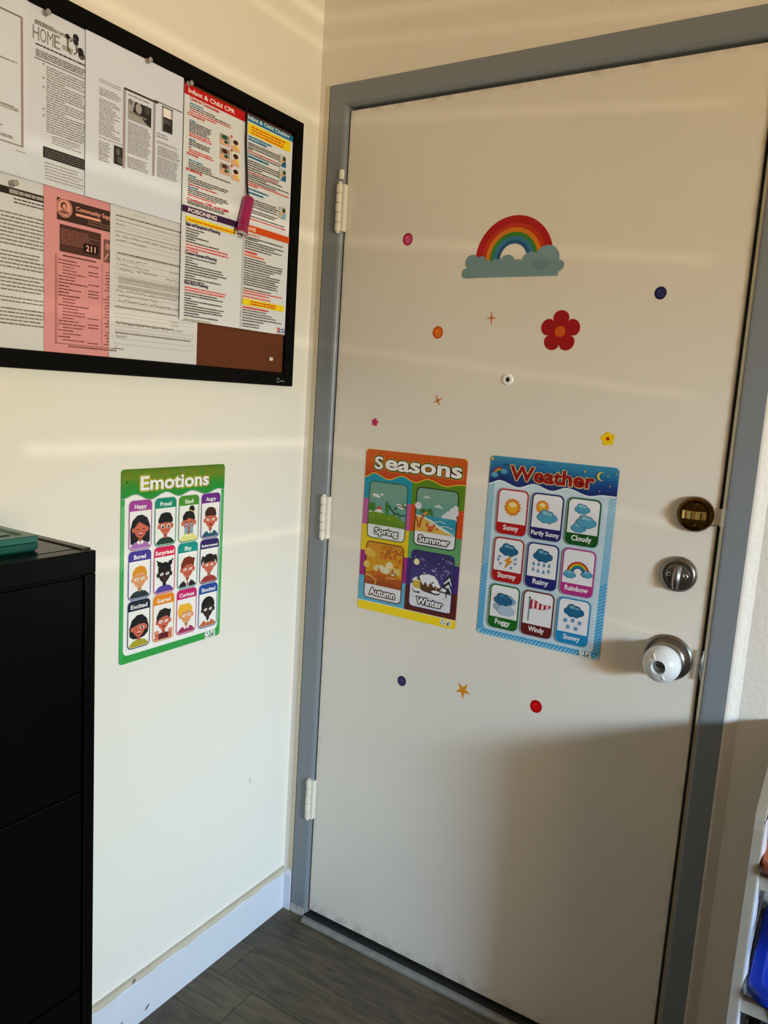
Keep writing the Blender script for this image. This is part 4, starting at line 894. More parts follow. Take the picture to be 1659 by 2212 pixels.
# --- lower row
r_, a = paper('notice_sheet', -0.950, -0.722, 1.4275, 1.702, 0, WG, 'white typed notice sheet at the lower left with a black title bar')
u0, v0 = a.P(0, 402); u1, v1 = a.P(103, 447); vA = a.P(0, 392)[1]; 
a.rect(-0.0 + .02, a.P(0, 414)[1] + .0, u1, a.P(0, 398)[1], (36, 32, 30)); yy = (a.P(0, 414)[1] + a.P(0, 398)[1]) / 2
a.up(); x = a.P(30, 415)[0]
blockuv(a, a.P(20, 410)[0], yy + .0042, u1 - .004, yy - .0042, 1, (150, 146, 142), 0, .8, wl=(.006, .016))
vt = a.P(0, 412)[1]
blockuv(a, a.P(30, 430)[0], a.P(0, 417)[1], u1 + .002, a.P(0, 432)[1], 2, (70, 64, 60), .05)
H0, H1 = a.P(0, 450)[1], a.P(0, 700)[1]
blockuv(a, .022, H0, u1 + .004, H1, 30, (108, 100, 94), .1, .40, short=(9, 15, 21, 24))
blockuv(a, .022, a.P(0, 708)[1], .05, a.P(0, 735)[1], 1, (110, 104, 100), .1, .15); a.done('print')
r_, a = paper('pink_flyer', -0.7295, -0.516, 1.4275, 1.6985, 1, (220, 150, 156), 'pink community support flyer with dark header boxes')
PK = (224, 150, 138); DK = (58, 36, 32)
def quad_h(x0, x1, yT, yB):  # helper: rectangle whose left edge pixels are given
    pa = a.P(x0, yT); pb = a.P(x0, yB); return a.P(x1, yT)[0], pa, pb
def prl(x0, yT, yB, x1, yR, c):
    """rectangle: left edge at pixel x0 between yT and yB, right edge through pixel (x1,yR)"""
    p, q, e = a.P(x0, yT), a.P(x0, yB), a.P(x1, yR); a.rect(p[0], p[1], e[0], q[1], c); return p[0], p[1], e[0], q[1]
b1 = prl(123, 425, 473, 262, 480, DK); b2 = prl(129, 483, 542, 218, 530, (70, 44, 38)); b3 = prl(224, 516, 566, 262, 540, (112, 76, 70))
c_ = a.P(139, 449); a.ell(c_[0], c_[1], .0155, .0155, (206, 142, 130)); a.ell(c_[0], c_[1], .0140, .0140, (96, 60, 54)); a.ell(c_[0], c_[1], .0128, .0128, (208, 142, 130)); a.ell(c_[0] - .001, c_[1] + .003, .006, .006, (70, 44, 40)); a.ell(c_[0], c_[1] + .002, .0035, .004, (206, 140, 128)); a.ell(c_[0], c_[1] - .007, .009, .003, (120, 78, 70))
ty = a.P(164, 457); t2 = a.P(164, 447); a.text('Community Supp', ty[0], ty[1] - .001, ty[0] + .073, t2[1] + .0012, (222, 152, 138), ((0.02, None),))
ty = a.P(164, 463); a.rect(ty[0], ty[1] + .0018, ty[0] + .050, ty[1] - .0022, (224, 152, 138)); 
blockuv(a, a.P(190, 478)[0], b1[3] + .012, b1[2], b1[3] + .003, 2, (120, 84, 78), .05)
blockuv(a, b2[0] + .002, b2[1] - .006, b2[2] - .004, b2[3] + .012, 9, (164, 104, 96), .35, .35)
a.rr(b2[2] - .036, b2[3] + .006, b2[2] - .006, b2[3] + .022, .004, (14, 10, 10)); a.text('211', b2[2] - .031, b2[3] + .009, b2[2] - .011, b2[3] + .019, (224, 158, 146), ((0.03, None),))
a.rect(b3[0] + .012, b3[1] - .004, b3[0] + .022, b3[3] + .002, (50, 34, 36)); a.ell(b3[0] + .008, b3[1] - .012, .005, .006, (170, 120, 112)); a.line([(b3[0] + .002, b3[3] + .004), (b3[0] + .010, b3[3] + .016)], .002, (210, 160, 150)); a.ell(b3[0] + .017, b3[1] - .008, .005, .006, (150, 104, 98))
ux = a.P(126, 600)[0]; top, bot = a.P(126, 548)[1], a.P(126, 736)[1]; n = 26; a.up(); rnd = random.Random(9)
a.line([(b2[0] + .006, top - .001), (b2[2] - .010, top - .001)], .0022, (92, 48, 46))
for i in range(n):
    v = top - .006 + (bot - top + .006) * (i + .5) / n; ind = 0 if rnd.random() < .5 else .008; l = rnd.uniform(.022, .062); cc = (120, 62, 60) if ind else (98, 46, 48)
    blockuv(a, ux + ind, v + .001, ux + ind + l, v - .001, 1, cc, .05, .9)
    if rnd.random() < .55: blockuv(a, b2[2] - .026, v - .0004, b2[2] - .003, v - .0024, 1, (104, 52, 52), .1, .9)
    if rnd.random() < .75: blockuv(a, b3[0] + rnd.uniform(0, .008), v + .0002, b3[0] + .030, v - .0018, 1, (110, 56, 54), .1, .9)
for q in (.0, .003): a.line([(ux - .006 + q, top), (ux - .006 + q, bot - .004)], .0008, (150, 92, 88))
a.line([(b2[2] + .003, top), (b2[2] + .003, bot)], .0006, (170, 108, 102)); a.line([(ux - .006, bot - .004), (b3[0] + .03, bot - .004)], .001, (120, 70, 66)); blockuv(a, ux + .02, bot - .006, b3[0] + .03, bot - .009, 1, (110, 62, 58), .02, .8)
a.done('print')
r_, a = paper('form_sheet', -0.5995, -0.3835, 1.4275, 1.7005, 2, (214, 216, 224), 'white handwritten form sheet between the pink flyer and the bare cork')
L0 = 0.010; Rr_ = 0.206; Ht = 0.274; rnd = random.Random(21)
def yv(py): return a.P(252, py)[1]
blockuv(a, L0 + .002, yv(462), L0 + .165, yv(466.5), 1, (98, 94, 90), .02, .7); blockuv(a, L0 + .04, yv(453), L0 + .07, yv(455), 1, (150, 146, 140), .02, .6)
for py, e, c in ((473, .185, (140, 136, 130)), (481, .02, (140, 136, 130)), (497.5, .155, (112, 108, 102))): blockuv(a, L0 + .002, yv(py), L0 + e, yv(py + 3), 1, c, .02, .7)
for py in (484, 490, 499, 508, 518, 528, 548, 562, 576, 590, 600, 618, 636, 650, 662, 676, 684, 704, 712, 730, 742): a.line([(L0, yv(py)), (Rr_, yv(py))], .0007, (158, 154, 148))
def scrib(py, x0, x1, amp=.0022, c=(122, 118, 112)):
    pts = []; x = L0 + x0; v = yv(py) + .002
    while x < L0 + x1:
        pts.append((x, v + rnd.uniform(-amp, amp))); x += .0014
        if rnd.random() < .08: 
            if len(pts) > 2: a.line(pts, .0009, c)
            pts = []; x += .002
    if len(pts) > 2: a.line(pts, .0009, c)
scrib(510, .002, .165); scrib(520, .002, .075); scrib(560, .004, .075); scrib(566, .13, .165); scrib(572, .004, .08); scrib(580, .05, .1); scrib(585, .12, .17); scrib(583, .004, .045)
scrib(629, .004, .2); scrib(639, .01, .1); scrib(650, .01, .185); scrib(700, .004, .165, .0026); scrib(728, .004, .03)
blockuv(a, L0 + .006, yv(543), L0 + .175, yv(547), 1, (104, 98, 92), .02, .8)
blockuv(a, L0 + .008, yv(594), Rr_ - .004, yv(610), 5, (140, 136, 130), .05, .5); blockuv(a, L0 + .008, yv(613), Rr_ - .004, yv(622), 3, (136, 130, 124), .05, .5)
blockuv(a, L0 + .003, yv(660), L0 + .15, yv(664), 1, (132, 126, 120), .02, .9); blockuv(a, L0 + .003, yv(694), L0 + .14, yv(698), 1, (128, 122, 118), .02, .9); blockuv(a, L0 + .003, yv(716), L0 + .19, yv(720), 1, (126, 120, 116), .02, .9)
for py, x in ((678, .135), (686, .135)): blockuv(a, L0 + x, yv(py), L0 + x + .02, yv(py + 1.5), 1, (110, 106, 100), .02, .8)
a.line([(L0 - .004, yv(755)), (L0 + .001, yv(752)), (L0 + .022, yv(753.5))], .0016, (120, 110, 104)); a.done('print')
# --- upper row
r_, a = paper('cartoon_flyer', -0.863, -0.647, 1.694, 1.9700, 3, (216, 224, 242), 'white flyer with a cartoon of children at top and a black box below')
p = a.P
rnd = random.Random(31)
u = lambda px, py: a.P(px, py)[0]; v = lambda px, py: a.P(px, py)[1]
blockuv(a, u(75, 45), v(75, 42), u(75, 45) + .085, v(75, 50), 2, (110, 104, 106), .3, .7)
ux, vx = u(76, 60), v(76, 84)
for k, s_ in enumerate('HOME'): a.text(s_, ux - .004 + k * .0125, vx, ux + .007 + k * .0125, vx + .020, (120, 112, 116), ((0.0, None),))
blockuv(a, ux + .048, vx + .012, ux + .068, vx + .002, 1, (150, 150, 140), 0, .9, wl=(.03, .04)); blockuv(a, ux, vx + .030, ux + .04, vx + .022, 2, (126, 120, 122), .2, .8, wl=(.002, .006))
for px, py, r in ((146, 79, .0042), (164, 82, .0058), (164, 92, .005), (174, 112, .006), (176, 121, .006)): a.ell(u(px, py), v(px, py), r, r, (34, 32, 36), n=12)
for p0, p1, w_ in (((146, 84), (147, 112), .003), ((150, 90), (162, 84), .002), ((165, 96), (166, 112), .003), ((160, 118), (170, 110), .002), ((148, 104), (153, 118), .0022), ((172, 124), (184, 126), .004)): a.line([p(*p0), p(*p1)], w_, (88, 84, 88))
vb = v(76, 90); blockuv(a, u(77, 92), vb - .0005, u(77, 92) + .095, vb - .0035, 1, (66, 62, 64), .02, .9)
blockuv(a, u(77, 100), v(77, 103), u(77, 100) + .10, v(77, 120), 4, (96, 90, 94), .15, .6); a.line([(u(77, 124) - .002, v(77, 124)), (u(77, 124) + .11, v(77, 124))], .0014, (96, 90, 94))
x_a = u(100, 140); x_b = x_a + .078
blockuv(a, x_a, v(100, 141), x_b, v(100, 285), 27, (116, 110, 108), .15, .42, short=(5, 12, 17)); 
for py in (138, 168, 188, 235, 249): a.ell(u(94, py), v(94, py), .0016, .0016, (120, 114, 114), n=8)
a.line([(u(184, 130), v(184, 130)), (u(184, 130), v(184, 370))], .0012, (140, 132, 136))
blockuv(a, x_a + .01, v(102, 288), x_b - .01, v(102, 308), 4, (130, 124, 122), .3, .4)
kx = u(93, 315); a.rect(kx, v(93, 315), kx + .084, v(93, 339), (40, 38, 40)); blockuv(a, kx + .003, v(93, 318), kx + .081, v(93, 337), 4, (110, 108, 110), .05, .3)
blockuv(a, kx + .003, v(97, 347), kx + .080, v(97, 388), 6, (146, 140, 138), .35, .35); a.done('print')
r_, a = paper('framed_sheet', -0.990 + .036, -0.757, 1.6955, 1.9750, 4, (218, 226, 244), 'white sheet with a printed rectangular border at the top left of the board')
p = a.P; u = lambda px, py: a.P(px, py)[0]; v = lambda px, py: a.P(px, py)[1]
ur = u(47, 40); vt_, vb_ = v(47, 38), v(58, 320)
a.line([(.012, vt_), (ur, vt_)], .0026, (120, 108, 108)); a.line([(ur, vt_ + .0013), (ur, vb_ - .0013)], .0038, (140, 126, 126)); a.line([(.012, vb_), (ur, vb_)], .0022, (140, 130, 130))
for px, py, l in ((38, 137, .06), (20, 130, .05), (40, 237, .06), (30, 231, .05), (42, 242, .04), (6, 270, .04), (30, 300, .05), (28, 296, .06)):
    q = p(px, py); blockuv(a, q[0] - l, q[1] + .0011, q[0], q[1] - .0011, 1, (134, 128, 126), .02, .9)
q = p(45, 328); blockuv(a, q[0] - .008, q[1] + .001, q[0] + .008, q[1] - .001, 1, (150, 144, 142), .02, .9); a.done('print')
r_, a = paper('newsletter_sheet', -0.655, -0.4385, 1.6935, 1.9680, 5, (220, 228, 250), 'white three-column newsletter sheet with small photographs, middle of the board top')
p = a.P; u = lambda px, py: a.P(px, py)[0]; v = lambda px, py: a.P(px, py)[1]
c1, c2 = u(214, 250), u(262, 250); d1, d2 = u(276, 280), u(327, 280); e1, e2 = u(340, 330), u(388, 350)
blockuv(a, c1, v(214, 167), c2, v(214, 177), 2, (146, 140, 142), .05, .5); blockuv(a, c1, v(214, 186), c2, v(214, 204), 4, (120, 116, 116), .2, .5); blockuv(a, c1, v(214, 210), c2, v(214, 290), 19, (124, 118, 120), .45, .5)
blockuv(a, c1, v(214, 293), c2 + .004, v(214, 297), 1, (146, 140, 142), .02, .6); blockuv(a, c1, v(214, 302), c1 + (c2 - c1) * .52, v(214, 346), 10, (124, 118, 120), .3, .5)
def ph(px0, pT, pB, w_, c): x = u(px0, pT); a.rect(x, v(px0, pT), x + w_, v(px0, pB), c); return x, v(px0, pT), w_, v(px0, pB)
q = ph(246, 313, 353, .0245, (44, 42, 44)); a.ell(q[0] + .009, q[1] - .009, .0045, .006, (96, 92, 96), n=12); a.ell(q[0] + .014, q[1] - .022, .007, .006, (78, 74, 78), n=12)
for px, t, b in ((269.5, 191, 364), (334, 216, 381)): a.rect(u(px, t) - .0028, v(px, t), u(px, t) + .0028, v(px, b) , (150, 142, 150))
a.line([(u(268, 191), v(268, 190)), (u(268, 191) + .077, v(268, 190))], .0032, (44, 38, 44)); a.line([(u(335, 217), v(335, 217)), (u(335, 217) + .066, v(335, 217))], .0016, (60, 54, 58))
blockuv(a, d1, v(276, 201), d2 - .004, v(276, 205), 1, (136, 130, 134), .02, .8)
q = ph(277, 213, 257, .052, (150, 148, 150)); X_, T_, W_, B_ = q; H_ = T_ - B_
a.poly([(X_ + .3 * W_, T_), (X_ + W_, T_), (X_ + W_, B_), (X_ + .78 * W_, B_ + .1 * H_), (X_ + .55 * W_, B_ + .35 * H_), (X_ + .2 * W_, T_ - .55 * H_)], (38, 36, 38)); a.ell(X_ + .45 * W_, T_ - .28 * H_, .007, .009, (150, 146, 148), n=14); a.ell(X_ + .82 * W_, T_ - .2 * H_, .006, .008, (70, 68, 70), n=12); a.line([(X_ + .05 * W_, T_ - .62 * H_), (X_ + .8 * W_, T_ - .66 * H_)], .003, (120, 116, 118)); a.ell(X_ + .1 * W_, T_ - .1 * H_, .005, .005, (110, 106, 110), n=10)
blockuv(a, d1, v(275, 261), d2, v(275, 308), 13, (124, 118, 120), .2, .5); blockuv(a, d1, v(276, 308), d2, v(276, 330), 6, (124, 118, 120), .25, .5); blockuv(a, d1, v(277, 337), d2, v(277, 362), 6, (124, 118, 120), .25, .5)
q = ph(350, 228, 283, .0265, (150, 144, 152)); X_, T_, W_, B_ = q; a.rect(X_ + .004, T_ - .002, X_ + .0215, B_ + .026, (222, 218, 222)); a.rect(X_ + .003, B_ + .026, X_ + .0255, B_ + .001, (40, 38, 40)); blockuv(a, X_ + .004, B_ + .023, X_ + .022, B_ + .015, 2, (110, 106, 110), .05, .5); a.line([(X_, T_ - .001), (X_ + W_, T_ - .001)], .0018, (40, 38, 40))
blockuv(a, e1 - .002, v(339, 284), e1 + .028, v(339, 296), 2, (128, 122, 126), .3, .45); blockuv(a, e1 - .002, v(339, 302), e2, v(339, 309), 2, (128, 122, 126), .2, .45); blockuv(a, e1, v(343, 314), e2, v(343, 336), 6, (124, 118, 120), .15, .5); blockuv(a, e1, v(343, 338), e2, v(343, 382), 13, (124, 118, 120), .25, .5)
a.done('print')
# --- first aid poster in two panels
FX = 6
r_, a = paper('first_aid_poster', -0.4375, -0.1135, 1.5125, 1.9485, FX, (222, 228, 240), 'red, purple and blue infant first aid poster at the board right', cat='poster')
p = a.P; u = lambda px, py: a.P(px, py)[0]; v = lambda px, py: a.P(px, py)[1]
fold = u(526, 470)
RED, BLU, TXTC, ORG, PUR, YEL, DPUR = (178, 12, 18), (10, 104, 146), (84, 80, 78), (196, 70, 16), (66, 30, 84), (228, 198, 14), (54, 24, 64)
W0 = 0.0; W1 = 0.324; top = v(403, 186)
def S(xc, yc): return (380 + xc / 5.925, 140 + yc / 5.925)        # upper close-up
def S2(xc, yc): return (380 + xc / 5.268, 440 + yc / 5.268)       # lower close-up
vL = lambda yc: p(*S(150, yc))[1]                                  # heights read along the left edge
vR = lambda yc: p(*S(905, yc))[1]                                  # heights read along the fold
a.rect(W0, a.P(401, 176)[1] if a.P(401, 176)[1] < .436 else .436, fold - .002, vL(380), RED)
tL = a.P(407, 199)[1]
a.text('Infant & Child CPR', .010, vL(345), .137, vL(283), (236, 226, 222), ((0.02, None),))
a.rect(fold + .002, .436, W1, vR(705), BLU); a.rect(fold - .002, .436, fold + .002, vL(400), (60, 50, 60))
a.text('Infant & Child Choking', fold + .003, vR(692), W1 - .012, vR(628), (214, 222, 222), ((0.02, None),))
a.rect(fold + .005, vR(722), W1 - .008, vR(868), YEL); blockuv(a, fold + .014, vR(745), W1 - .022, vR(860), 3, (196, 44, 24), .12, .5)
xl = .014; xm = .080; xr = fold - .008
def ln(yc, x0, x1, c, h=.0024): a.up(0); v_ = vL(yc); blockuv(a, x0, v_ + h / 2, x1, v_ - h / 2, 1, c, .03, 1.0)
def head(s_, yc, x1, c=RED, x0=.008, h=.0068): a.text(s_, x0, vL(yc) - h * .35, x1, vL(yc) + h * .65, c, ((0.03, None),))
head('Check for Consciousness', 415, .092, RED, .014)
for y_, c_, e_ in ((470, BLU, .05), (500, TXTC, .082), (528, TXTC, .128), (556, (196, 60, 60), .13), (586, (196, 60, 60), .088)): ln(y_, xl, e_, c_)
head('Compressions', 628, .054)
for y_, c_, e_ in ((690, BLU, .03), (712, TXTC, .074), (736, TXTC, .070), (760, TXTC, .072), (784, TXTC, .068), (808, TXTC, .062), (832, TXTC, .07), (862, (196, 60, 60), .074), (890, (196, 60, 60), .075), (936, BLU, .032), (958, TXTC, .072), (982, TXTC, .068), (1006, TXTC, .07), (1040, TXTC, .02), (1072, (196, 60, 60), .076), (1100, (196, 60, 60), .082)): ln(y_, xl, e_, c_)
head('Airway', 1140, .040)
for y_, c_, e_ in ((1206, BLU, .052), (1234, TXTC, .074), (1260, TXTC, .076), (1286, TXTC, .078), (1312, TXTC, .134)): ln(y_, xl, e_, c_)
head('Breathing', 1345, .050)
for y_, c_, e_ in ((1406, BLU, .035), (1434, TXTC, .126), (1460, TXTC, .122), (1486, TXTC, .08), (1520, (196, 60, 60), .094), (1552, BLU, .04), (1580, TXTC, .124), (1606, TXTC, .128), (1632, TXTC, .112), (1658, (196, 60, 60), .092)): ln(y_, xl, e_, c_)
a.text('Continue CPR until EMS', xl - .002, vL(1728), .128, vL(1690), RED, ((0.03, None),))
for y_ in (1742, 1764): ln(y_, xl, .118, TXTC)
a.rect(0, vL(1805), fold - .001, vL(1892), DPUR); a.text('POISONING', .016, vL(1878), .094, vL(1822), (222, 214, 222), ((0.03, None),))
# small instruction pictures beside the text
def pic(xc, yT, yB, w_, seed, cols_):
    q0 = p(*S(xc, yT)); q1 = p(*S(xc, yB)); x, t, b = q0[0], q0[1], q1[1]; h_ = t - b; rr_ = random.Random(seed)
    a.rect(x, t, x + w_, b, cols_[0]); a.poly([(x, b), (x, b + h_ * .4), (x + w_ * .4, b + h_ * .55), (x + w_ * .95, b + h_ * .2), (x + w_ * .9, b)], (206, 160, 134)); a.ell(x + w_ * .45, b + h_ * .75, w_ * .3, h_ * .2, cols_[1], n=12); a.ell(x + w_ * .6, b + h_ * .35, w_ * .2, h_ * .14, cols_[2], n=12)
a.up()
GR = (22, 74, 54)
for k, (yT, yB) in enumerate(((868, 1010), (1045, 1200), (1245, 1385))):
    pic(565, yT, yB, .028, k, ((150, 140, 132), [GR, (60, 30, 30), (70, 40, 34)][k], GR)); pic(712, yT + 70, yB + 80, .026, k + 5, ((214, 208, 200), (52, 30, 28), (214, 176, 40)))
    q = p(*S(712, yT + 50)); a.ell(q[0], q[1], .0028, .0028, (196, 70, 70), n=12)
# right panel
def rn(yc, x0, x1, c, h=.0024): v_ = vR(yc); blockuv(a, fold + .006 + x0, v_ + h / 2, fold + .006 + x1, v_ - h / 2, 1, c, .03, 1.0)
for y_, x1_, c_, h_ in ((900, .075, BLU, .0030), (935, .058, BLU, .0040), (985, .11, TXTC, .0024), (1010, .108, TXTC, .0024), (1040, .108, TXTC, .0024), (1060, .014, TXTC, .0024), (1090, .10, (186, 70, 66), .0024), (1122, .106, TXTC, .0024), (1160, .066, BLU, .0040), (1210, .108, TXTC, .0024), (1238, .11, TXTC, .0024), (1268, .106, TXTC, .0024), (1300, .045, TXTC, .0024), (1330, .106, TXTC, .0024), (1360, .10, (186, 70, 66), .0024), (1385, .116, TXTC, .0024), (1410, .062, TXTC, .0024), (1438, .142, TXTC, .0024), (1470, .095, TXTC, .0024), (1496, .142, (196, 60, 60), .0024), (1524, .035, (196, 60, 60), .0024), (1575, .07, BLU, .0030), (1622, .054, BLU, .0040), (1700, .098, TXTC, .0024), (1728, .108, TXTC, .0024), (1756, .10, TXTC, .0024), (1790, .104, TXTC, .0024), (1840, .10, TXTC, .0024), (1868, .092, TXTC, .0024), (1920, .13, TXTC, .0024), (1955, .132, (196, 60, 60), .0024)): rn(y_, 0, x1_, c_, h_)
for xc, yT, yB, cc in ((1322, 1140, 1290, (26, 84, 134)), (1322, 1318, 1470, (26, 84, 134)), (1318, 1806, 1960, (120, 160, 190))):
    q0 = p(*S(xc, yT)); q1 = p(*S(xc, yB)); w_ = .0225
    a.rect(q0[0], q0[1], q0[0] + w_, q1[1], (176, 178, 174)); a.poly([(q0[0] + .005, q1[1]), (q0[0] + w_, q1[1]), (q0[0] + w_, q0[1] - .012), (q0[0] + .013, q0[1] - .014)], cc); a.line([(q0[0] + .004, q1[1] + .008), (q0[0] + .017, q1[1] + .016)], .006, (200, 150, 124)); a.ell(q0[0] + .016, q0[1] - .007, .005, .005, (24, 62, 50), n=12)
# lower half
vL2 = lambda yc: p(*S2(140, yc))[1]; vR2 = lambda yc: p(*S2(790, yc))[1]
a.rect(fold - .001, vR2(228), W1, vR2(306), ORG); a.text('BURNS', fold - .012, vR2(292), fold + .038, vR2(246), (226, 202, 182), ((0.03, None),))
a.rect(.010, vL2(143), fold - .004, vL2(203), YEL); blockuv(a, .016, vL2(166), fold - .012, vL2(192), 1, (204, 84, 20), .02, .75)
def head2(s_, yc, x1): a.text(s_, .010, vL2(yc) - .004, x1, vL2(yc) + .0045, DPUR, ((0.035, None),))
head2('Signs and Symptoms of Poisoning', 236, .104)
def l2(y_, e_, c_=TXTC, x0=.011, h=.0025): v_ = vL2(y_); blockuv(a, x0, v_ + h / 2, e_, v_ - h / 2, 1, c_, .03, 1.0)
for y_, e_ in ((282, .060), (311, .046), (343, .042), (372, .072), (401, .036), (432, .104)): l2(y_, e_)
RT = (204, 70, 66)
for y_, e_ in ((466, .132), (500, .132), (530, .044)): l2(y_, e_, RT)
head2('Common Sources of Poisoning', 568, .096)
for y_, e_ in ((610, .096), (640, .030), (668, .044), (698, .112), (728, .118), (758, .126), (788, .098), (818, .038), (846, .112), (876, .064)): l2(y_, e_)
head2('First Aid for Poisoning', 908, .074)
for y_, e_ in ((955, .128), (985, .126)): l2(y_, e_, RT)
for y_, e_ in ((1018, .102), (1046, .118), (1078, .028), (1104, .116), (1132, .046), (1160, .122), (1190, .114), (1216, .120), (1246, .052), (1276, .106)): l2(y_, e_)
l2(1316, .088, (164, 160, 154)); l2(1330, .05, (164, 160, 154))
def r2(y_, x1_, c_=TXTC, h=.0025, x0=0): v_ = vR2(y_); blockuv(a, fold + .005 + x0, v_ + h / 2, fold + .005 + x1_, v_ - h / 2, 1, c_, .03, 1.0)
a.text('Types of Burns', fold + .006, vR2(350), fold + .052, vR2(326), (204, 80, 50), ((0.03, None),))
for y_, e_ in ((372, .125), (392, .042), (422, .13), (448, .098), (476, .124), (506, .088)): r2(y_, e_)
r2(545, .04, (206, 60, 50), .0042); r2(580, .062, (214, 110, 80), .0034)
for y_, e_ in ((616, .072), (644, .128), (672, .128), (700, .126), (726, .098), (756, .084), (784, .122), (812, .12), (838, .104), (864, .114), (892, .112), (918, .116), (962, .092)): r2(y_, e_)
r2(990, .128, (206, 60, 60)); r2(1018, .084, (206, 60, 60)); r2(1054, .09, (210, 110, 84), .0036)
a.rect(fold + .004, vR2(1080), W1 - .010, vR2(1152), YEL); blockuv(a, fold + .028, vR2(1090), W1 - .032, vR2(1144), 2, (192, 60, 30), .1, .6)
r2(1180, .088, (200, 50, 50), .0034)
for y_, e_ in ((1210, .078), (1240, .098), (1268, .112), (1300, .130), (1330, .070), (1366, .056), (1395, .054)): r2(y_, e_)
q = p(597, 717); q = (q[0] + .017, q[1]); a.text('Z', q[0] - .017, q[1] - .001, q[0] - .009, q[1] + .010, (200, 40, 40), ((0.05, None),)); a.ell(q[0] - .005, q[1] + .004, .0038, .0042, (70, 130, 180)); a.ell(q[0] - .005, q[1] + .004, .002, .0022, (220, 220, 220)); a.text('Co', q[0] - .0005, q[1] - .0005, q[0] + .0115, q[1] + .0095, (50, 90, 140), ((0.03, None),)); a.line([(q[0] - .017, q[1] - .004), (q[0] + .011, q[1] - .004)], .0012, (120, 60, 60))
a.line([(fold, 0.001), (fold, .435)], .0012, (160, 156, 150))
a.done('print')

# pins, small mark on the cork, torch hanging by its cord
def pin(px, py, X, label):
    y, z = onL(px, py, X); root = empty('pushpin', frameM(ROTL, (X, y, z)), label=label, category='pushpin', group='clear pushpins on the bulletin board')
    bm = bmesh.new(); lathe(bm, [(0.0052, 0.0002), (0.0050, 0.0012), (0.0026, 0.0022), (0.0024, 0.0070), (0.0044, 0.0082), (0.0046, 0.0098), (0.001, 0.0102)], 20)
    build('head', bm, M_PIN, root, smooth=True)
pin(97, 28, PX + .0047, 'clear pushpin at the top of the cartoon flyer'); pin(318, 131, PX + .0073, 'clear pushpin above the newsletter sheet'); pin(27, 396, PX + .0060, 'clear pushpin below the bordered sheet, above the black title bar'); pin(407, 181, PX + .0088, 'clear pushpin at the top left corner of the first aid poster')
y, z = onL(586, 775, 0.0085); root = empty('paper_scrap', frameM(ROTL, (0.0083, y, z)), label='tiny torn white paper scrap on the bare cork', category='scrap')
sheetmesh('scrap', root, [(-.006, -.004), (.001, -.0045), (.006, -.003), (.005, .004), (.0015, .001), (-.002, .004), (-.0055, .0035)], 0.0005, M_PAPERW)
XT = 0.031
t1 = onL(541, 426, XT); t2 = onL(521, 504, XT); ct = onL(532, 236, 0.0195); cb = onL(533, 414, 0.022)
A = Vector((XT - .004, t1[0], t1[1])); B = Vector((XT, t2[0], t2[1]))
root = empty('keychain_torch', Matrix.Translation(A), label='magenta cylindrical keychain torch hanging on a black cord over the poster', category='torch')
def along(prof, a_, b_, m, name, par, n=28, **k):
    d = (b_ - a_).normalized(); q = d.to_track_quat('Z', 'Y'); bm = bmesh.new(); lathe(bm, prof, n); o = build(name, bm, m, None, smooth=False, **k)
    for p_ in o.data.polygons: p_.use_smooth = True
    o.data.set_sharp_from_angle(angle=math.radians(35)); o.data.transform(Matrix.Translation(a_ - A) @ q.to_matrix().to_4x4()); o.parent = par; return o
Lt = (B - A).length
body = along([(0.004, 0), (0.0095, 0.001), (0.0115, 0.004), (0.0118, 0.010), (0.0118, Lt * .70), (0.0112, Lt * .71), (0.0118, Lt * .72), (0.0118, Lt * .78), (0.0111, Lt * .79), (0.0122, Lt * .81), (0.0134, Lt * .92), (0.0134, Lt)], A, B, M_MAG, 'barrel', root)
along([(0.0132, Lt), (0.0134, Lt + .001), (0.0128, Lt + .004), (0.0100, Lt + .004), (0.0085, Lt - .002), (0.002, Lt - .004)], A, B, M_CHROME, 'lens_bezel', root)
bm = bmesh.new(); tube(bm, [Vector((0.0205, ct[0], ct[1] + .004)) - A, Vector((0.0212, ct[0] + .0004, ct[1] - .06)) - A, Vector((0.0215, cb[0], cb[1] + .02)) - A, Vector((0.0230, cb[0] + .001, cb[1])) - A, Vector((0.026, t1[0] - .0005, t1[1] + .001)) - A], 0.0022, 8)
build('cord', bm, M_CORD, root, smooth=True)

# ------------------------------------------------------------------ black filing cabinet with drawers
CX, CY, CZT = 0.380, -0.909, 1.1705
cab = empty('filing_cabinet', Matrix.Translation((0.2, -1.3, 0)), label='glossy black filing cabinet against the left wall, below the board', category='cabinet')
def cpart(name, f, m, bevel=0.0, **k):
    bm = bmesh.new(); f(bm); bmesh.ops.translate(bm, verts=bm.verts, vec=(-0.2, 1.3, 0)); return build(name, bm, m, cab, bevel=bevel, **k)
def body_(b): box(b, 0.016, CX - .006, CY - 0.91, CY, 0.03, CZT - .0015); box(b, 0.02, CX - .03, CY - 0.90, CY - .01, 0.0005, 0.03)
cpart('body', body_, M_CAB, bevel=0.002)
def rim(b):
    box(b, CX - .022, CX, CY - 0.91, CY, CZT - .030, CZT); box(b, CX - .006, CX, CY - .016, CY, 0.03, CZT - .030); box(b, CX - .006, CX, CY - .91, CY - .894, 0.03, CZT - .030)
cpart('front_frame', rim, M_CAB, bevel=0.0015)
cpart('top_panel', lambda b: box(b, 0.016, CX - .0225, CY - .905, CY - .0135, CZT - .0014, CZT + .0004), M_CABTOP)
cpart('back_lip', lambda b: box(b, 0.016, CX - .010, CY - .013, CY - .0005, CZT - .002, CZT + .0022), mat('lip_reflection_tone', (44, 40, 36), 0.35, spec=0.6), bevel=.001)  # lighter brown puts the reflection caught by the lip into its colour
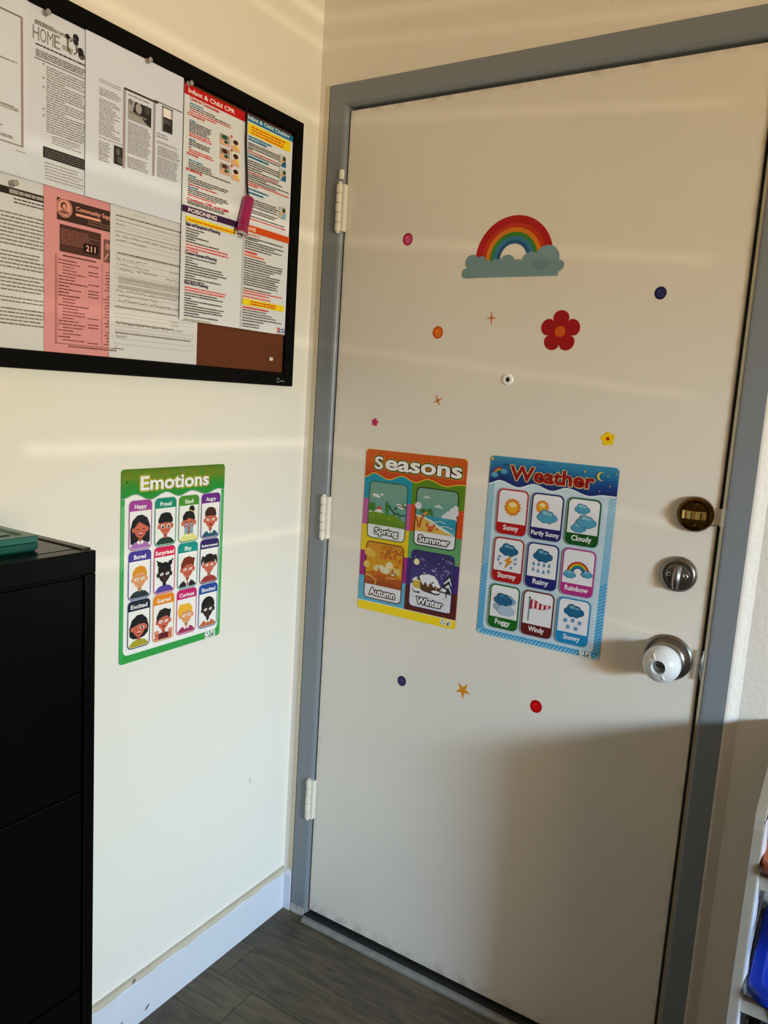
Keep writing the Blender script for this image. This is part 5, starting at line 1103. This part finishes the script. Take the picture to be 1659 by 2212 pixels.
for z0, z1 in ((0.850, 1.136), (0.557, 0.843), (0.264, 0.550), (0.040, 0.257)):
    bm = bmesh.new(); box(bm, CX - .005, CX - .0025, CY - .892, CY - .018, z0, z1); bmesh.ops.translate(bm, verts=bm.verts, vec=(-0.2, 1.3, 0))
    d_ = build('drawer', bm, M_CAB, cab, bevel=0.0012)
    bm = bmesh.new(); zc = z1 - .06; tube(bm, [(CX - .0025, -.62 - .70, zc), (CX + .02, -.62 - .70, zc), (CX + .02, -1.46, zc), (CX - .0025, -1.46, zc)], 0.005, 8); bmesh.ops.translate(bm, verts=bm.verts, vec=(-0.2, 1.3, 0))
    build('handle', bm, M_NICKD, d_)
# teal pencil case on top
tb = empty('pencil_box', Matrix.Translation((0.262, -1.15, CZT + .0006)), label='long flat teal plastic pencil box on top of the black cabinet', category='box')
bx0, bx1, by0, by1 = -.085, .080, -.165, .186
def pts_(o_): return rrpts(bx0 + o_, by0 + o_, bx1 - o_, by1 - o_, .005)
bm = bmesh.new(); rings = []
for o_, z_ in ((.003, 0), (.0, .003), (.0, .0105), (.0012, .0112)): rings.append([bm.verts.new((x, y, z_)) for x, y in pts_(o_)])
for A_, B_ in zip(rings, rings[1:]):
    for i in range(len(A_)): bm.faces.new((A_[i], A_[(i + 1) % len(A_)], B_[(i + 1) % len(A_)], B_[i]))
bm.faces.new(rings[0]); bm.faces.new(rings[-1]); build('tray', bm, mat('deep_teal_plastic', (18, 78, 72), 0.3), tb)
bm = bmesh.new(); rings = []
for o_, z_ in ((.0, .0118), (-.0004, .0122), (-.0004, .0190), (.001, .0200), (.012, .0202), (.014, .0180), (.022, .0180), (.024, .0202)): rings.append([bm.verts.new((x, y, z_)) for x, y in pts_(o_)])
for A_, B_ in zip(rings, rings[1:]):
    for i in range(len(A_)): bm.faces.new((A_[i], A_[(i + 1) % len(A_)], B_[(i + 1) % len(A_)], B_[i]))
bm.faces.new(rings[0]); bm.faces.new(rings[-1]); build('lid', bm, M_TEAL, tb)

# ------------------------------------------------------------------ bin rack at the right
RXL, RXR, RYF = 1.1265, 2.02, -0.300
rk = empty('bin_rack', Matrix.Translation((1.57, -0.15, 0)), label='white toy bin rack against the wall right of the door', category='rack')
def rpart(name, f, m, bevel=0.0, **k):
    bm = bmesh.new(); f(bm); bmesh.ops.translate(bm, verts=bm.verts, vec=(-1.57, .15, 0)); return build(name, bm, m, rk, bevel=bevel, **k)
prof_ = [(RYF, 0.0005), (RYF, 0.776), (RYF + .004, 0.790), (RYF + .012, 0.801), (RYF + .024, 0.808), (RYF + .05, 0.815), (RYF + .12, 0.832), (RYF + .20, .846), (-0.012, .852), (-0.004, .846), (-0.004, 0.0005)]
for x0, x1 in ((RXL, RXL + .016), (RXR - .016, RXR)): rpart('side_panel', lambda b: prism(b, prof_, x0, x1, lambda p_, x: (x, p_[0], p_[1])), M_RACK, bevel=0.0015)
for zr in (0.684, 0.472, 0.26, 0.07): rpart('rail', lambda b: prism(b, [(RYF + .018, zr - .012), (RYF + .034, zr - .012), (RYF + .034, zr + .010), (RYF + .018, zr + .010)], RXL + .016, RXR - .016, lambda p_, x: (x, p_[0], p_[1])), M_RACK, bevel=.002)
for zr in (0.70, 0.488, 0.276, 0.09): rpart('rear_rail', lambda b: box(b, RXL + .016, RXR - .016, -.03, -.014, zr - .01, zr + .01), M_RACK)
# crumpled clear film inside the left panel
bm = bmesh.new(); rnd = random.Random(2); grid = []
for j in range(46):
    row = []
    for i in range(9):
        z_ = 0.08 + j * 0.0158; y_ = RYF + .003 + i * 0.012; bul = 0.0022 * (1 + math.sin(j * 0.9 + i * .7)) * min(1, i / 2) * (1 - i / 10) + rnd.uniform(0, .0014) * min(1, i)
        row.append(bm.verts.new((RXL + .0163 + bul, y_, z_)))
    grid.append(row)
for j in range(45):
    for i in range(8): bm.faces.new((grid[j][i], grid[j][i + 1], grid[j + 1][i + 1], grid[j + 1][i]))
bmesh.ops.translate(bm, verts=bm.verts, vec=(-1.57, .15, 0)); build('plastic_film', bm, M_WRAP, rk, smooth=True, label='crumpled clear film along the left side panel')
def bin_(x0, zr, m, label, w_=.262, y0=-.318, y1=-.034, dep=.118):
    root = empty('storage_bin', Matrix.Translation((x0 + w_ / 2, (y0 + y1) / 2, zr - dep)), label=label, category='bin', group='plastic bins in the white rack')
    ox, oy = x0 + w_ / 2, (y0 + y1) / 2
    bm = bmesh.new(); rings = []
    for o_, z_, r in ((.040, 0, .02), (.022, dep - .012, .026), (.020, dep - .012, .03), (.0, dep - .014, .034), (.0, dep - .004, .034), (.003, dep, .032), (.018, dep, .026), (.0225, dep - .004, .024), (.043, .003, .018)):
        rings.append([bm.verts.new((x - ox, y - oy, z_)) for x, y in rrpts(x0 + o_, y0 + o_, x0 + w_ - o_, y1 - o_, r)])
    for A_, B_ in zip(rings, rings[1:]):
        for i in range(len(A_)): bm.faces.new((A_[i], A_[(i + 1) % len(A_)], B_[(i + 1) % len(A_)], B_[i]))
    bm.faces.new(rings[0]); bm.faces.new(rings[-1]); tb_ = build('tub', bm, m, root, smooth=True); tb_.data.set_sharp_from_angle(angle=math.radians(38))
bin_(1.1485, 0.525, M_BLUE, 'blue plastic bin at the left end of the middle tier')
bin_(1.1434, 0.730, M_ORANGE, 'orange plastic bin on the top tier, above the blue bin')
bin_(1.1505, 0.320, M_BINK, 'plastic bin coloured dark for shade, on the tier below the blue bin')  # darkness of the lower tier is put into this bin's colour

# scuffs on the left wall
y, z = onL(541, 1686, 0.0); bm = bmesh.new()
tube(bm, [(0.0006, y + .003 * math.cos(t), z + .006 * math.sin(t)) for t in [math.radians(70 + i * 22) for i in range(9)]], 0.0006, 6)
wl_ = [o for o in C.objects if o.name == 'wall_left'][0]
build('scuff_mark', bm, mat('scuff_grey', (140, 138, 134), 0.8), wl_)
